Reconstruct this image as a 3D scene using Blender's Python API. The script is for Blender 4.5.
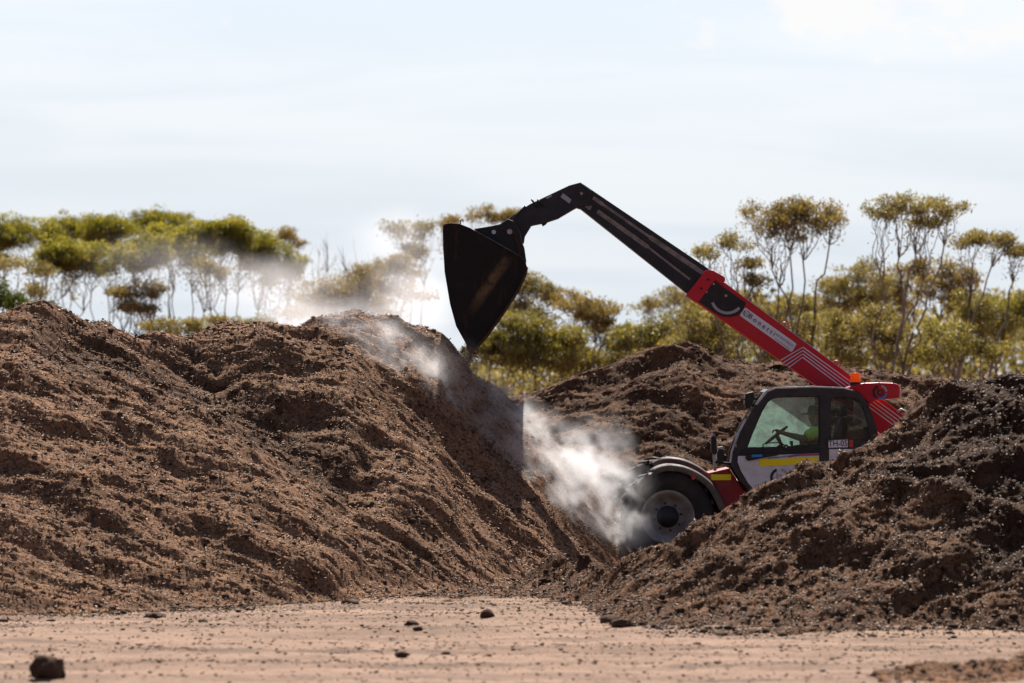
import bpy, bmesh, math, random
import numpy as np
from mathutils import Vector, Matrix
from mathutils.geometry import tessellate_polygon

# ------------------------------------------------------------------ scene, camera, sky, sun, exposure
sc = bpy.context.scene
for o in list(bpy.data.objects):
    bpy.data.objects.remove(o)
COL = sc.collection
R = math.radians
F, HZ, CAMH = 4680.0, 371.0, 2.5          # focal length in pixels, horizon row, eye height
SUN_EL, SUN_AZ = 48.5, 1.5                # sun stands behind the heaps (azimuth from +Y towards +X)

cam_d = bpy.data.cameras.new('camera')
cam = bpy.data.objects.new('camera', cam_d)
COL.objects.link(cam)
cam.location = (0, 0, CAMH)
cam.rotation_euler = (R(90) + math.atan((HZ - 341.5) / F), 0, 0)
cam_d.sensor_width = 36
cam_d.lens = F * 36 / 1024
cam_d.clip_start, cam_d.clip_end = 1.0, 6000
cam_d.dof.use_dof = True
cam_d.dof.focus_distance = 57.5
cam_d.dof.aperture_fstop = 2.0
sc.camera = cam

world = bpy.data.worlds.new('World')
sc.world = world
world.use_nodes = True
wn, wl = world.node_tree.nodes, world.node_tree.links
wn.clear()

def NN(nodes, t, **kw):
    n = nodes.new(t)
    for k, v in kw.items():
        setattr(n, k, v)
    return n

def mth(nodes, links, op, a, b=None, c=None, clamp=False):
    n = nodes.new('ShaderNodeMath'); n.operation = op; n.use_clamp = clamp
    for i, v in enumerate((a, b, c)):
        if v is None: continue
        if isinstance(v, (int, float)): n.inputs[i].default_value = v
        else: links.new(v, n.inputs[i])
    return n.outputs[0]

def maprange(nodes, links, v, a, b, c=0.0, d=1.0, smooth=True):
    n = nodes.new('ShaderNodeMapRange')
    n.interpolation_type = 'SMOOTHSTEP' if smooth else 'LINEAR'
    links.new(v, n.inputs[0])
    for i, x in enumerate((a, b, c, d)): n.inputs[i + 1].default_value = x
    return n.outputs[0]

def mixcol(nodes, links, fac, a, b, blend='MIX'):
    n = nodes.new('ShaderNodeMix'); n.data_type = 'RGBA'; n.blend_type = blend
    for sock, v in ((n.inputs[0], fac), (n.inputs[6], a), (n.inputs[7], b)):
        if isinstance(v, (int, float)): sock.default_value = v
        elif isinstance(v, (tuple, list)): sock.default_value = (*v[:3], 1)
        else: links.new(v, sock)
    return n.outputs[2]

sky = NN(wn, 'ShaderNodeTexSky', sky_type='NISHITA')
sky.sun_disc = False
sky.sun_elevation = R(SUN_EL)
sky.sun_rotation = R(SUN_AZ)
sky.air_density, sky.dust_density, sky.ozone_density = 1.0, 0.7, 1.0
tc = NN(wn, 'ShaderNodeTexCoord')
sep = NN(wn, 'ShaderNodeSeparateXYZ'); wl.new(tc.outputs['Generated'], sep.inputs[0])
zz = mth(wn, wl, 'ADD', mth(wn, wl, 'MAXIMUM', sep.outputs[2], 0.0), 0.055)
cx = mth(wn, wl, 'DIVIDE', sep.outputs[0], zz)
cy = mth(wn, wl, 'DIVIDE', sep.outputs[1], zz)
comb = NN(wn, 'ShaderNodeCombineXYZ'); wl.new(cx, comb.inputs[0]); wl.new(cy, comb.inputs[1])
n1 = NN(wn, 'ShaderNodeTexNoise'); wl.new(comb.outputs[0], n1.inputs['Vector'])
n1.inputs['Scale'].default_value = 0.75; n1.inputs['Detail'].default_value = 6; n1.inputs['Roughness'].default_value = 0.55; n1.inputs['Distortion'].default_value = 0.6
streak = maprange(wn, wl, n1.outputs[0], 0.30, 0.66)
# a thin sheet of high cloud: seen edge-on near the horizon it is nearly opaque, overhead it is thin
tau = mth(wn, wl, 'DIVIDE', mth(wn, wl, 'ADD', mth(wn, wl, 'MULTIPLY', streak, 0.085), 0.075), mth(wn, wl, 'ADD', mth(wn, wl, 'MAXIMUM', sep.outputs[2], 0.0), 0.006))
veil = mth(wn, wl, 'SUBTRACT', 1.0, mth(wn, wl, 'EXPONENT', mth(wn, wl, 'MULTIPLY', tau, -1.0)))
n2 = NN(wn, 'ShaderNodeTexNoise')
mp = NN(wn, 'ShaderNodeMapping'); mp.inputs['Scale'].default_value = (80, 80, 130); mp.inputs['Location'].default_value = (3.1, 0.0, 0.7)
wl.new(tc.outputs['Generated'], mp.inputs[0]); wl.new(mp.outputs[0], n2.inputs['Vector'])
n2.inputs['Scale'].default_value = 1.0; n2.inputs['Detail'].default_value = 8; n2.inputs['Roughness'].default_value = 0.6
# one bank of cumulus over the right of the view; the rest of the sky has the same cloud only where the noise peaks
bank = mth(wn, wl, 'MULTIPLY', maprange(wn, wl, sep.outputs[2], 0.060, 0.077), maprange(wn, wl, sep.outputs[0], 0.0, 0.075))
bank = mth(wn, wl, 'MULTIPLY', bank, mth(wn, wl, 'MULTIPLY', maprange(wn, wl, sep.outputs[2], 0.10, 0.15, 1, 0), maprange(wn, wl, sep.outputs[0], 0.18, 0.28, 1, 0)))
bank = mth(wn, wl, 'MULTIPLY', bank, maprange(wn, wl, sep.outputs[1], 0.0, 0.3))
cumu = maprange(wn, wl, mth(wn, wl, 'ADD', n2.outputs[0], mth(wn, wl, 'MULTIPLY', bank, 0.30)), 0.68, 0.82)
cumu = mth(wn, wl, 'MULTIPLY', cumu, maprange(wn, wl, sep.outputs[2], 0.058, 0.066))
CLOUD = mixcol(wn, wl, streak, (6.9, 7.6, 8.4), (8.0, 8.4, 8.8))
# ice cloud scatters forward: bright on the sun's side of the sky, dimmer opposite (Henyey-Greenstein, 1 at the horizon below the sun)
sv = NN(wn, 'ShaderNodeVectorMath', operation='DOT_PRODUCT'); wl.new(tc.outputs['Generated'], sv.inputs[0])
sv.inputs[1].default_value = (math.sin(R(SUN_AZ)) * math.cos(R(SUN_EL)), math.cos(R(SUN_AZ)) * math.cos(R(SUN_EL)), math.sin(R(SUN_EL)))
GG = 0.55
den = mth(wn, wl, 'SUBTRACT', 1 + GG * GG, mth(wn, wl, 'MULTIPLY', sv.outputs['Value'], 2 * GG))
ph = mth(wn, wl, 'MINIMUM', mth(wn, wl, 'DIVIDE', (1 + GG * GG - 2 * GG * math.cos(R(SUN_EL))) ** 1.5, mth(wn, wl, 'POWER', den, 1.5)), 1.2)
sc_ph = NN(wn, 'ShaderNodeVectorMath', operation='SCALE'); wl.new(CLOUD, sc_ph.inputs[0]); wl.new(ph, sc_ph.inputs['Scale'])
skyc = mixcol(wn, wl, veil, mixcol(wn, wl, 1.0, sky.outputs[0], (1.0, 0.98, 1.12), 'MULTIPLY'), sc_ph.outputs[0])
skyc = mixcol(wn, wl, cumu, skyc, (9.7, 9.7, 9.7))
bg = NN(wn, 'ShaderNodeBackground'); bg.inputs[1].default_value = 0.05
wl.new(skyc, bg.inputs[0])
wo = NN(wn, 'ShaderNodeOutputWorld'); wl.new(bg.outputs[0], wo.inputs[0])

sun_d = bpy.data.lights.new('sun', 'SUN')
sun_d.energy = 5.0; sun_d.angle = R(0.53); sun_d.color = (1.0, 0.92, 0.83)
sun = bpy.data.objects.new('sun', sun_d); COL.objects.link(sun)
sdir = Vector((-math.sin(R(SUN_AZ)) * math.cos(R(SUN_EL)), -math.cos(R(SUN_AZ)) * math.cos(R(SUN_EL)), -math.sin(R(SUN_EL))))
sun.rotation_euler = sdir.to_track_quat('-Z', 'Y').to_euler()
sun.location = (0, 80, 60)

vs = sc.view_settings
vs.view_transform = 'Standard'; vs.look = 'None'; vs.exposure = 1.0; vs.gamma = 1.0; vs.use_curve_mapping = False
cy_ = sc.cycles
cy_.use_denoising = True
try: cy_.denoiser = 'OPENIMAGEDENOISE'
except Exception: pass
cy_.max_bounces = 6; cy_.diffuse_bounces = 3; cy_.glossy_bounces = 3; cy_.transmission_bounces = 4
cy_.transparent_max_bounces = 12; cy_.volume_bounces = 2
cy_.volume_step_rate = 1.0; cy_.volume_max_steps = 256
cy_.caustics_reflective = False; cy_.caustics_refractive = False
cy_.sample_clamp_indirect = 6

# ------------------------------------------------------------------ helpers
rng = np.random.default_rng(7)
random.seed(7)

def W(px, py, d):
    return Vector(((px - 512) * d / F, d, CAMH + (HZ - py) * d / F))

def tag(o, label=None, cat=None, group=None, kind=None):
    if label: o['label'] = label
    if cat: o['category'] = cat
    if group: o['group'] = group
    if kind: o['kind'] = kind
    return o

def attach(o, parent):
    if parent is None: return o
    o.parent = parent
    if parent.type == 'EMPTY':
        o.matrix_parent_inverse = Matrix.Translation(-parent.location)
    return o

def mobj(name, verts, faces, mat, parent=None, smooth=False):
    me = bpy.data.meshes.new(name)
    me.from_pydata([tuple(v) for v in verts], [], [tuple(f) for f in faces])
    me.update()
    if mat: me.materials.append(mat)
    if smooth: me.polygons.foreach_set('use_smooth', [True] * len(me.polygons))
    o = bpy.data.objects.new(name, me); COL.objects.link(o)
    return attach(o, parent)

def bobj(name, bm, mat, parent=None, smooth=False):
    bmesh.ops.recalc_face_normals(bm, faces=bm.faces)
    me = bpy.data.meshes.new(name); bm.to_mesh(me); bm.free()
    if mat: me.materials.append(mat)
    if smooth: me.polygons.foreach_set('use_smooth', [True] * len(me.polygons))
    o = bpy.data.objects.new(name, me); COL.objects.link(o)
    return attach(o, parent)

def npmesh(name, V, T, mat, parent=None, smooth=False, col=None, fl=None):
    """V (n,3), T (m,k) with k=3 or 4."""
    me = bpy.data.meshes.new(name)
    n, (m, k) = len(V), T.shape
    me.vertices.add(n); me.vertices.foreach_set('co', np.ascontiguousarray(V, dtype=np.float32).ravel())
    me.loops.add(m * k); me.loops.foreach_set('vertex_index', np.ascontiguousarray(T, dtype=np.int32).ravel())
    me.polygons.add(m); me.polygons.foreach_set('loop_start', np.arange(0, m * k, k, dtype=np.int32))
    me.polygons.foreach_set('loop_total', np.full(m, k, dtype=np.int32))
    if smooth: me.polygons.foreach_set('use_smooth', np.ones(m, dtype=bool))
    me.update(calc_edges=True)
    if col is not None:
        a = me.attributes.new('col', 'FLOAT_COLOR', 'POINT')
        c = np.ones((n, 4), dtype=np.float32); c[:, :3] = col
        a.data.foreach_set('color', c.ravel())
    if fl:
        for nm, arr in fl.items():
            a = me.attributes.new(nm, 'FLOAT', 'POINT'); a.data.foreach_set('value', np.ascontiguousarray(arr, dtype=np.float32))
    if mat: me.materials.append(mat)
    o = bpy.data.objects.new(name, me); COL.objects.link(o)
    return attach(o, parent)

def empty(name, loc):
    o = bpy.data.objects.new(name, None); COL.objects.link(o); o.location = loc
    o.empty_display_size = 0.3
    return o

# numpy gradient noise
def _hash(ix, iy, s):
    n = (ix * 374761393 + iy * 668265263 + s * 1442695041) & 0xffffffff
    n = ((n ^ (n >> 13)) * 1274126177) & 0xffffffff
    return ((n ^ (n >> 16)) & 0xffff) / 65536.0 * 2 * np.pi

def perlin(x, y, s=0):
    x0 = np.floor(x).astype(np.int64); y0 = np.floor(y).astype(np.int64)
    fx, fy = x - x0, y - y0
    u = fx * fx * fx * (fx * (fx * 6 - 15) + 10); v = fy * fy * fy * (fy * (fy * 6 - 15) + 10)
    def g(i, j):
        a = _hash(x0 + i, y0 + j, s)
        return np.cos(a) * (fx - i) + np.sin(a) * (fy - j)
    return ((g(0, 0) * (1 - u) + g(1, 0) * u) * (1 - v) + (g(0, 1) * (1 - u) + g(1, 1) * u) * v) * 1.41

def fbm(x, y, o=4, s=0, gain=0.5):
    r, a, f = 0, 1.0, 1.0
    for k in range(o):
        r = r + a * perlin(x * f + 17.3 * k, y * f - 9.1 * k, s + k * 13); a *= gain; f *= 2.03
    return r

def sstep(a, b, x):
    t = np.clip((x - a) / (b - a), 0, 1); return t * t * (3 - 2 * t)

# ------------------------------------------------------------------ materials
def newmat(name):
    m = bpy.data.materials.new(name); m.use_nodes = True
    n, l = m.node_tree.nodes, m.node_tree.links
    n.clear()
    out = n.new('ShaderNodeOutputMaterial')
    return m, n, l, out

def paint(name, col, rough=0.45, metal=0.0, dirt=(0.16, 0.11, 0.08), dirt_amt=0.25, scale=6.0, bump=0.0, coat=0.0, spec=0.3):
    """coloured surface with dusty patches and fine wear"""
    m, n, l, out = newmat(name)
    b = n.new('ShaderNodeBsdfPrincipled')
    t = n.new('ShaderNodeTexCoord')
    ns = n.new('ShaderNodeTexNoise'); ns.inputs['Scale'].default_value = scale; ns.inputs['Detail'].default_value = 7; ns.inputs['Roughness'].default_value = 0.65
    l.new(t.outputs['Object'], ns.inputs['Vector'])
    n3 = n.new('ShaderNodeTexNoise'); n3.inputs['Scale'].default_value = scale * 9; n3.inputs['Detail'].default_value = 3
    l.new(t.outputs['Object'], n3.inputs['Vector'])
    fac = mth(n, l, 'MULTIPLY', mth(n, l, 'ADD', maprange(n, l, ns.outputs[0], 0.38, 0.68), maprange(n, l, n3.outputs[0], 0.58, 0.72, 0, 0.6), clamp=True), dirt_amt)
    l.new(mixcol(n, l, fac, col, dirt), b.inputs['Base Color'])
    l.new(mth(n, l, 'ADD', mth(n, l, 'MULTIPLY', fac, 0.6), rough, clamp=True), b.inputs['Roughness'])
    b.inputs['Metallic'].default_value = metal
    b.inputs['Specular IOR Level'].default_value = spec
    b.inputs['Coat Weight'].default_value = coat
    if bump:
        bp = n.new('ShaderNodeBump'); bp.inputs['Strength'].default_value = bump; bp.inputs['Distance'].default_value = 0.01
        n2 = n.new('ShaderNodeTexNoise'); n2.inputs['Scale'].default_value = scale * 8; n2.inputs['Detail'].default_value = 4
        l.new(t.outputs['Object'], n2.inputs['Vector']); l.new(n2.outputs[0], bp.inputs['Height']); l.new(bp.outputs[0], b.inputs['Normal'])
    l.new(b.outputs[0], out.inputs[0])
    return m

def compost(name, dry, dark, damp_col, seed=0.0):
    m, n, l, out = newmat(name)
    b = n.new('ShaderNodeBsdfPrincipled')
    t = n.new('ShaderNodeTexCoord')
    mp = n.new('ShaderNodeMapping'); mp.inputs['Location'].default_value = (seed, seed * 2, 0)
    l.new(t.outputs['Object'], mp.inputs[0])
    a = n.new('ShaderNodeTexNoise'); a.inputs['Scale'].default_value = 1.3; a.inputs['Detail'].default_value = 5
    l.new(mp.outputs[0], a.inputs['Vector'])
    f = n.new('ShaderNodeTexNoise'); f.inputs['Scale'].default_value = 34; f.inputs['Detail'].default_value = 5; f.inputs['Roughness'].default_value = 0.75
    l.new(mp.outputs[0], f.inputs['Vector'])
    c1 = mixcol(n, l, maprange(n, l, a.outputs[0], 0.35, 0.65), dry, tuple(0.72 * x for x in dry))
    c2 = mixcol(n, l, maprange(n, l, f.outputs[0], 0.45, 0.62), c1, dark)
    at = n.new('ShaderNodeAttribute'); at.attribute_name = 'damp'
    c3 = mixcol(n, l, at.outputs['Fac'], c2, damp_col)
    l.new(c3, b.inputs['Base Color'])
    b.inputs['Roughness'].default_value = 0.9
    b.inputs['Specular IOR Level'].default_value = 0.06
    bp = n.new('ShaderNodeBump'); bp.inputs['Strength'].default_value = 0.6; bp.inputs['Distance'].default_value = 0.008
    v = n.new('ShaderNodeTexNoise'); v.inputs['Scale'].default_value = 70; v.inputs['Detail'].default_value = 3
    l.new(mp.outputs[0], v.inputs['Vector']); l.new(v.outputs[0], bp.inputs['Height']); l.new(bp.outputs[0], b.inputs['Normal'])
    l.new(b.outputs[0], out.inputs[0])
    return m

def chipmat(name, rough=0.55, spec=0.5):
    m, n, l, out = newmat(name)
    b = n.new('ShaderNodeBsdfPrincipled')
    at = n.new('ShaderNodeAttribute'); at.attribute_name = 'col'
    t = n.new('ShaderNodeTexCoord')
    ns = n.new('ShaderNodeTexNoise'); ns.inputs['Scale'].default_value = 60
    l.new(t.outputs['Object'], ns.inputs['Vector'])
    l.new(mixcol(n, l, maprange(n, l, ns.outputs[0], 0.3, 0.7), at.outputs['Color'], (0.07, 0.045, 0.03)), b.inputs['Base Color'])
    n[b.name].inputs['Roughness'].default_value = rough
    b.inputs['Specular IOR Level'].default_value = spec
    l.new(b.outputs[0], out.inputs[0])
    return m

def leafmat(name, trans=0.45, tint=(1.5, 1.45, 0.5)):
    m, n, l, out = newmat(name)
    at = n.new('ShaderNodeAttribute'); at.attribute_name = 'col'
    d = n.new('ShaderNodeBsdfPrincipled'); d.inputs['Roughness'].default_value = 0.5
    l.new(at.outputs['Color'], d.inputs['Base Color'])
    tr = n.new('ShaderNodeBsdfTranslucent')
    l.new(mixcol(n, l, 1.0, at.outputs['Color'], tint, 'MULTIPLY'), tr.inputs['Color'])
    mx = n.new('ShaderNodeMixShader'); mx.inputs[0].default_value = trans
    l.new(d.outputs[0], mx.inputs[1]); l.new(tr.outputs[0], mx.inputs[2]); l.new(mx.outputs[0], out.inputs[0])
    return m

def glassmat(name, tint, dust, dust_amt, rough=0.04):
    m, n, l, out = newmat(name)
    t = n.new('ShaderNodeTexCoord')
    ns = n.new('ShaderNodeTexNoise'); ns.inputs['Scale'].default_value = 5; ns.inputs['Detail'].default_value = 8; ns.inputs['Roughness'].default_value = 0.7
    l.new(t.outputs['Object'], ns.inputs['Vector'])
    tr = n.new('ShaderNodeBsdfTransparent'); tr.inputs[0].default_value = (*tint, 1)
    gl = n.new('ShaderNodeBsdfGlossy'); gl.inputs['Roughness'].default_value = rough
    fr = n.new('ShaderNodeFresnel'); fr.inputs[0].default_value = 1.5
    m1 = n.new('ShaderNodeMixShader'); l.new(fr.outputs[0], m1.inputs[0]); l.new(tr.outputs[0], m1.inputs[1]); l.new(gl.outputs[0], m1.inputs[2])
    df = n.new('ShaderNodeBsdfDiffuse'); df.inputs[0].default_value = (*dust, 1)
    tl = n.new('ShaderNodeBsdfTranslucent'); tl.inputs[0].default_value = (*dust, 1)
    md = n.new('ShaderNodeMixShader'); md.inputs[0].default_value = 0.5; l.new(df.outputs[0], md.inputs[1]); l.new(tl.outputs[0], md.inputs[2])
    m2 = n.new('ShaderNodeMixShader')
    l.new(maprange(n, l, ns.outputs[0], 0.35, 0.7, dust_amt * 0.5, dust_amt * 1.5), m2.inputs[0])
    l.new(m1.outputs[0], m2.inputs[1]); l.new(md.outputs[0], m2.inputs[2]); l.new(m2.outputs[0], out.inputs[0])
    return m

M = {}
M['heap_dry'] = compost('compost_dry', (0.285, 0.154, 0.084), (0.082, 0.040, 0.021), (0.046, 0.024, 0.014), 1.0)
M['heap_dark'] = compost('compost_moist', (0.25, 0.126, 0.064), (0.066, 0.032, 0.017), (0.030, 0.0155, 0.009), 4.0)
M['chip'] = chipmat('wood_chip', 0.65, 0.10)
M['clod'] = chipmat('clod', 0.9, 0.06)
M['chip_moist'] = chipmat('wood_chip_moist', 0.55, 0.1)
M['red'] = paint('red_paint', (0.52, 0.006, 0.022), 0.36, dirt=(0.22, 0.10, 0.07), dirt_amt=0.18)
M['red_dark'] = paint('dusty_red_paint', (0.24, 0.008, 0.014), 0.5, dirt_amt=0.3)
M['black'] = paint('black_paint', (0.010, 0.010, 0.013), 0.42, dirt_amt=0.10)
M['navy'] = paint('blue_black_boom_paint', (0.012, 0.014, 0.022), 0.38, dirt_amt=0.10)
M['charcoal'] = paint('charcoal_cab_paint', (0.020, 0.020, 0.024), 0.45, dirt_amt=0.15)
M['white'] = paint('white_door_paint', (0.62, 0.62, 0.66), 0.4, dirt=(0.38, 0.32, 0.27), dirt_amt=0.4)
M['roofgrey'] = paint('pale_roof_paint', (0.50, 0.50, 0.50), 0.45, dirt_amt=0.3)
M['yellow'] = paint('yellow_tape', (0.85, 0.68, 0.004), 0.4, dirt_amt=0.04)
M['decal_white'] = paint('white_decal', (0.66, 0.66, 0.72), 0.45, dirt_amt=0.10)
M['decal_grey'] = paint('grey_decal', (0.34, 0.33, 0.36), 0.45, dirt_amt=0.15)
M['decal_black'] = paint('black_decal', (0.015, 0.015, 0.018), 0.5, dirt_amt=0.05)
M['decal_blue'] = paint('blue_decal', (0.03, 0.22, 0.55), 0.45, dirt_amt=0.05)
M['decal_red'] = paint('red_decal', (0.42, 0.05, 0.05), 0.45, dirt_amt=0.05)
M['wear'] = paint('worn_slide_steel', (0.25, 0.215, 0.20), 0.5, metal=0.15, dirt=(0.07, 0.055, 0.05), dirt_amt=0.6, scale=9)
M['steel'] = paint('pin_steel', (0.35, 0.34, 0.33), 0.35, metal=0.8, dirt_amt=0.3)
M['rubber'] = paint('tyre_rubber', (0.018, 0.017, 0.017), 0.75, dirt=(0.09, 0.07, 0.055), dirt_amt=0.45, scale=4)
M['fender'] = paint('dusty_fender_plastic', (0.075, 0.066, 0.058), 0.62, dirt=(0.20, 0.16, 0.125), dirt_amt=0.8, scale=3)
M['rim'] = paint('grey_rim_paint', (0.24, 0.225, 0.22), 0.5, dirt=(0.12, 0.09, 0.07), dirt_amt=0.7, scale=5)
M['rust'] = paint('rusty_steel', (0.09, 0.04, 0.022), 0.8, dirt=(0.03, 0.02, 0.015), dirt_amt=0.7, scale=14)
M['seat'] = paint('seat_fabric', (0.022, 0.024, 0.028), 0.85, dirt_amt=0.2)
M['skin'] = paint('skin', (0.30, 0.16, 0.11), 0.5, dirt_amt=0.1)
M['hivis'] = paint('hi_vis_green_cloth', (0.42, 0.97, 0.08), 0.8, dirt_amt=0.06)
M['trousers'] = paint('dark_blue_cloth', (0.018, 0.02, 0.035), 0.9, dirt_amt=0.2)
M['hat'] = paint('dark_felt_hat', (0.03, 0.028, 0.028), 0.9, dirt_amt=0.2)
M['glass'] = glassmat('dusty_cab_glass', (0.82, 0.92, 0.89), (0.62, 0.74, 0.69), 0.07)
M['glass_far'] = glassmat('dust_coated_far_glass', (0.80, 0.92, 0.88), (0.68, 0.80, 0.74), 0.55)
M['glass_roof'] = glassmat('dusty_roof_glass', (0.85, 0.9, 0.9), (0.6, 0.6, 0.58), 0.2)
M['glass_dark'] = glassmat('tinted_rear_glass', (0.66, 0.72, 0.72), (0.40, 0.42, 0.42), 0.06)
M['mirror'] = paint('mirror_glass', (0.7, 0.72, 0.75), 0.05, metal=1.0, dirt_amt=0.1)
M['lamp'] = paint('lamp_lens', (0.7, 0.7, 0.68), 0.15, dirt_amt=0.1)

def beaconmat():
    m, n, l, out = newmat('amber_lens')
    t = n.new('ShaderNodeTexCoord'); w = n.new('ShaderNodeTexNoise'); w.inputs['Scale'].default_value = 30
    l.new(t.outputs['Object'], w.inputs['Vector'])
    c = mixcol(n, l, w.outputs[0], (0.95, 0.30, 0.01), (0.85, 0.20, 0.0))
    p = n.new('ShaderNodeBsdfPrincipled'); l.new(c, p.inputs['Base Color']); p.inputs['Roughness'].default_value = 0.2
    tr = n.new('ShaderNodeBsdfTranslucent'); l.new(c, tr.inputs[0])
    mx = n.new('ShaderNodeMixShader'); mx.inputs[0].default_value = 0.55
    l.new(p.outputs[0], mx.inputs[1]); l.new(tr.outputs[0], mx.inputs[2]); l.new(mx.outputs[0], out.inputs[0])
    return m
M['amber'] = beaconmat()

def bucketmat():
    """black paint worn to bare brown steel along a diagonal scrape, rusty flecks"""
    m, n, l, out = newmat('bucket_paint')
    b = n.new('ShaderNodeBsdfPrincipled'); b.inputs['Roughness'].default_value = 0.5; b.inputs['Specular IOR Level'].default_value = 0.15
    t = n.new('ShaderNodeTexCoord'); s = n.new('ShaderNodeSeparateXYZ'); l.new(t.outputs['Object'], s.inputs[0])
    ns = n.new('ShaderNodeTexNoise'); ns.inputs['Scale'].default_value = 7; ns.inputs['Detail'].default_value = 8; ns.inputs['Roughness'].default_value = 0.7
    l.new(t.outputs['Object'], ns.inputs['Vector'])
    A, B = W(509, 256, 58.8), W(471, 312, 58.8)
    dx, dz = B.x - A.x, B.z - A.z; L = math.hypot(dx, dz); dx /= L; dz /= L
    # distance across / along the scrape
    ux = mth(n, l, 'SUBTRACT', s.outputs[0], A.x); uz = mth(n, l, 'SUBTRACT', s.outputs[2], A.z)
    al = mth(n, l, 'ADD', mth(n, l, 'MULTIPLY', ux, dx), mth(n, l, 'MULTIPLY', uz, dz))
    ac = mth(n, l, 'ABSOLUTE', mth(n, l, 'ADD', mth(n, l, 'ADD', mth(n, l, 'MULTIPLY', ux, -dz), mth(n, l, 'MULTIPLY', uz, dx)),
             mth(n, l, 'MULTIPLY', mth(n, l, 'SUBTRACT', ns.outputs[0], 0.5), 0.10)))
    band = mth(n, l, 'MULTIPLY', maprange(n, l, ac, 0.02, 0.085, 1, 0), mth(n, l, 'MULTIPLY', maprange(n, l, al, -0.02, 0.1), maprange(n, l, al, 0.45, L * 1.15, 1, 0)))
    band = mth(n, l, 'MULTIPLY', band, maprange(n, l, ns.outputs[0], 0.30, 0.58, 0.25, 1.0))
    fl = n.new('ShaderNodeTexNoise'); fl.inputs['Scale'].default_value = 18; fl.inputs['Detail'].default_value = 4
    mp = n.new('ShaderNodeMapping'); mp.inputs['Scale'].default_value = (1, 1, 0.25); l.new(t.outputs['Object'], mp.inputs[0]); l.new(mp.outputs[0], fl.inputs['Vector'])
    c = mixcol(n, l, maprange(n, l, fl.outputs[0], 0.56, 0.70, 0, 0.5), (0.011, 0.009, 0.009), (0.045, 0.02, 0.012))
    c = mixcol(n, l, mth(n, l, 'MULTIPLY', band, 0.75), c, (0.17, 0.105, 0.05))
    l.new(c, b.inputs['Base Color']); l.new(b.outputs[0], out.inputs[0])
    return m
M['bucket'] = bucketmat()

# ------------------------------------------------------------------ ground
def ground_mat():
    m, n, l, out = newmat('bare_sandy_ground')
    b = n.new('ShaderNodeBsdfPrincipled'); b.inputs['Roughness'].default_value = 0.9; b.inputs['Specular IOR Level'].default_value = 0.25
    t = n.new('ShaderNodeTexCoord')
    mp = n.new('ShaderNodeMapping'); mp.inputs['Scale'].default_value = (0.35, 1.6, 1); l.new(t.outputs['Object'], mp.inputs[0])
    a = n.new('ShaderNodeTexNoise'); a.inputs['Scale'].default_value = 1.0; a.inputs['Detail'].default_value = 7; a.inputs['Roughness'].default_value = 0.65
    l.new(mp.outputs[0], a.inputs['Vector'])
    f = n.new('ShaderNodeTexNoise'); f.inputs['Scale'].default_value = 22; f.inputs['Detail'].default_value = 6; f.inputs['Roughness'].default_value = 0.75
    l.new(t.outputs['Object'], f.inputs['Vector'])
    c = mixcol(n, l, maprange(n, l, a.outputs[0], 0.36, 0.64), (0.31, 0.195, 0.128), (0.185, 0.11, 0.07))
    c = mixcol(n, l, maprange(n, l, f.outputs[0], 0.50, 0.70, 0, 0.8), c, (0.12, 0.075, 0.05))
    at = n.new('ShaderNodeAttribute'); at.attribute_name = 'damp'
    c = mixcol(n, l, mth(n, l, 'MULTIPLY', at.outputs['Fac'], maprange(n, l, f.outputs[0], 0.35, 0.6, 0.5, 1.0)), c, (0.10, 0.06, 0.038))
    l.new(c, b.inputs['Base Color'])
    bp = n.new('ShaderNodeBump'); bp.inputs['Strength'].default_value = 0.9; bp.inputs['Distance'].default_value = 0.025
    l.new(f.outputs[0], bp.inputs['Height']); l.new(bp.outputs[0], b.inputs['Normal'])
    l.new(b.outputs[0], out.inputs[0])
    return m
M['ground'] = ground_mat()

def ground_z(x, y):
    fade = sstep(30, 36, y) * (1 - sstep(62, 75, y)) * (1 - sstep(8, 14, np.abs(x)))
    z = 0.030 * fbm(x * 0.35, y * 1.1, 4, 3) + 0.014 * fbm(x * 1.6, y * 4.0, 4, 8) + 0.010 * np.maximum(0, fbm(x * 9, y * 9, 3, 21))
    # long wheel-worn rows of loose stuff running along the yard
    for yy, amp, w in ((45.3, 0.035, 0.35), (41.8, 0.03, 0.4), (39.6, 0.03, 0.3)):
        q = (y - yy - 0.25 * perlin(x * 0.25, y * 0 + yy, 5)) / w
        z = z + amp * np.exp(-q * q) * (0.4 + 0.8 * np.maximum(0, fbm(x * 1.5, y * 3, 3, 31) + 0.2))
    return z * fade

xs = np.concatenate([[-3000, -900, -300, -100, -40, -20, -12], np.arange(-8.0, 8.0, 0.05), [12, 20, 40, 100, 300, 900, 3000]])
ys = np.concatenate([[-400, -50, 0, 20, 30], np.arange(35, 57, 0.06), np.arange(58, 76, 0.5), [85, 100, 130, 180, 300, 700, 2000, 5000]])
gx, gy = np.meshgrid(xs, ys)
gz = ground_z(gx, gy)
def grid_faces(nr, nc):
    i = np.arange(nr * nc).reshape(nr, nc)
    return np.stack([i[:-1, :-1].ravel(), i[:-1, 1:].ravel(), i[1:, 1:].ravel(), i[1:, :-1].ravel()], 1)
trod = np.zeros_like(gx)
for yy, w in ((45.4, 0.30), (43.6, 0.16), (41.8, 0.30), (39.6, 0.25), (37.9, 0.2)):     # compost trodden in along the wheel rows
    q = (gy - yy - 0.3 * perlin(gx * 0.22, gy * 0 + yy, 5)) / w
    trod += np.exp(-q * q) * np.clip(fbm(gx * 0.7, gy * 2.2, 4, 37) * 2.4 + 0.5, 0, 1)
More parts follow.
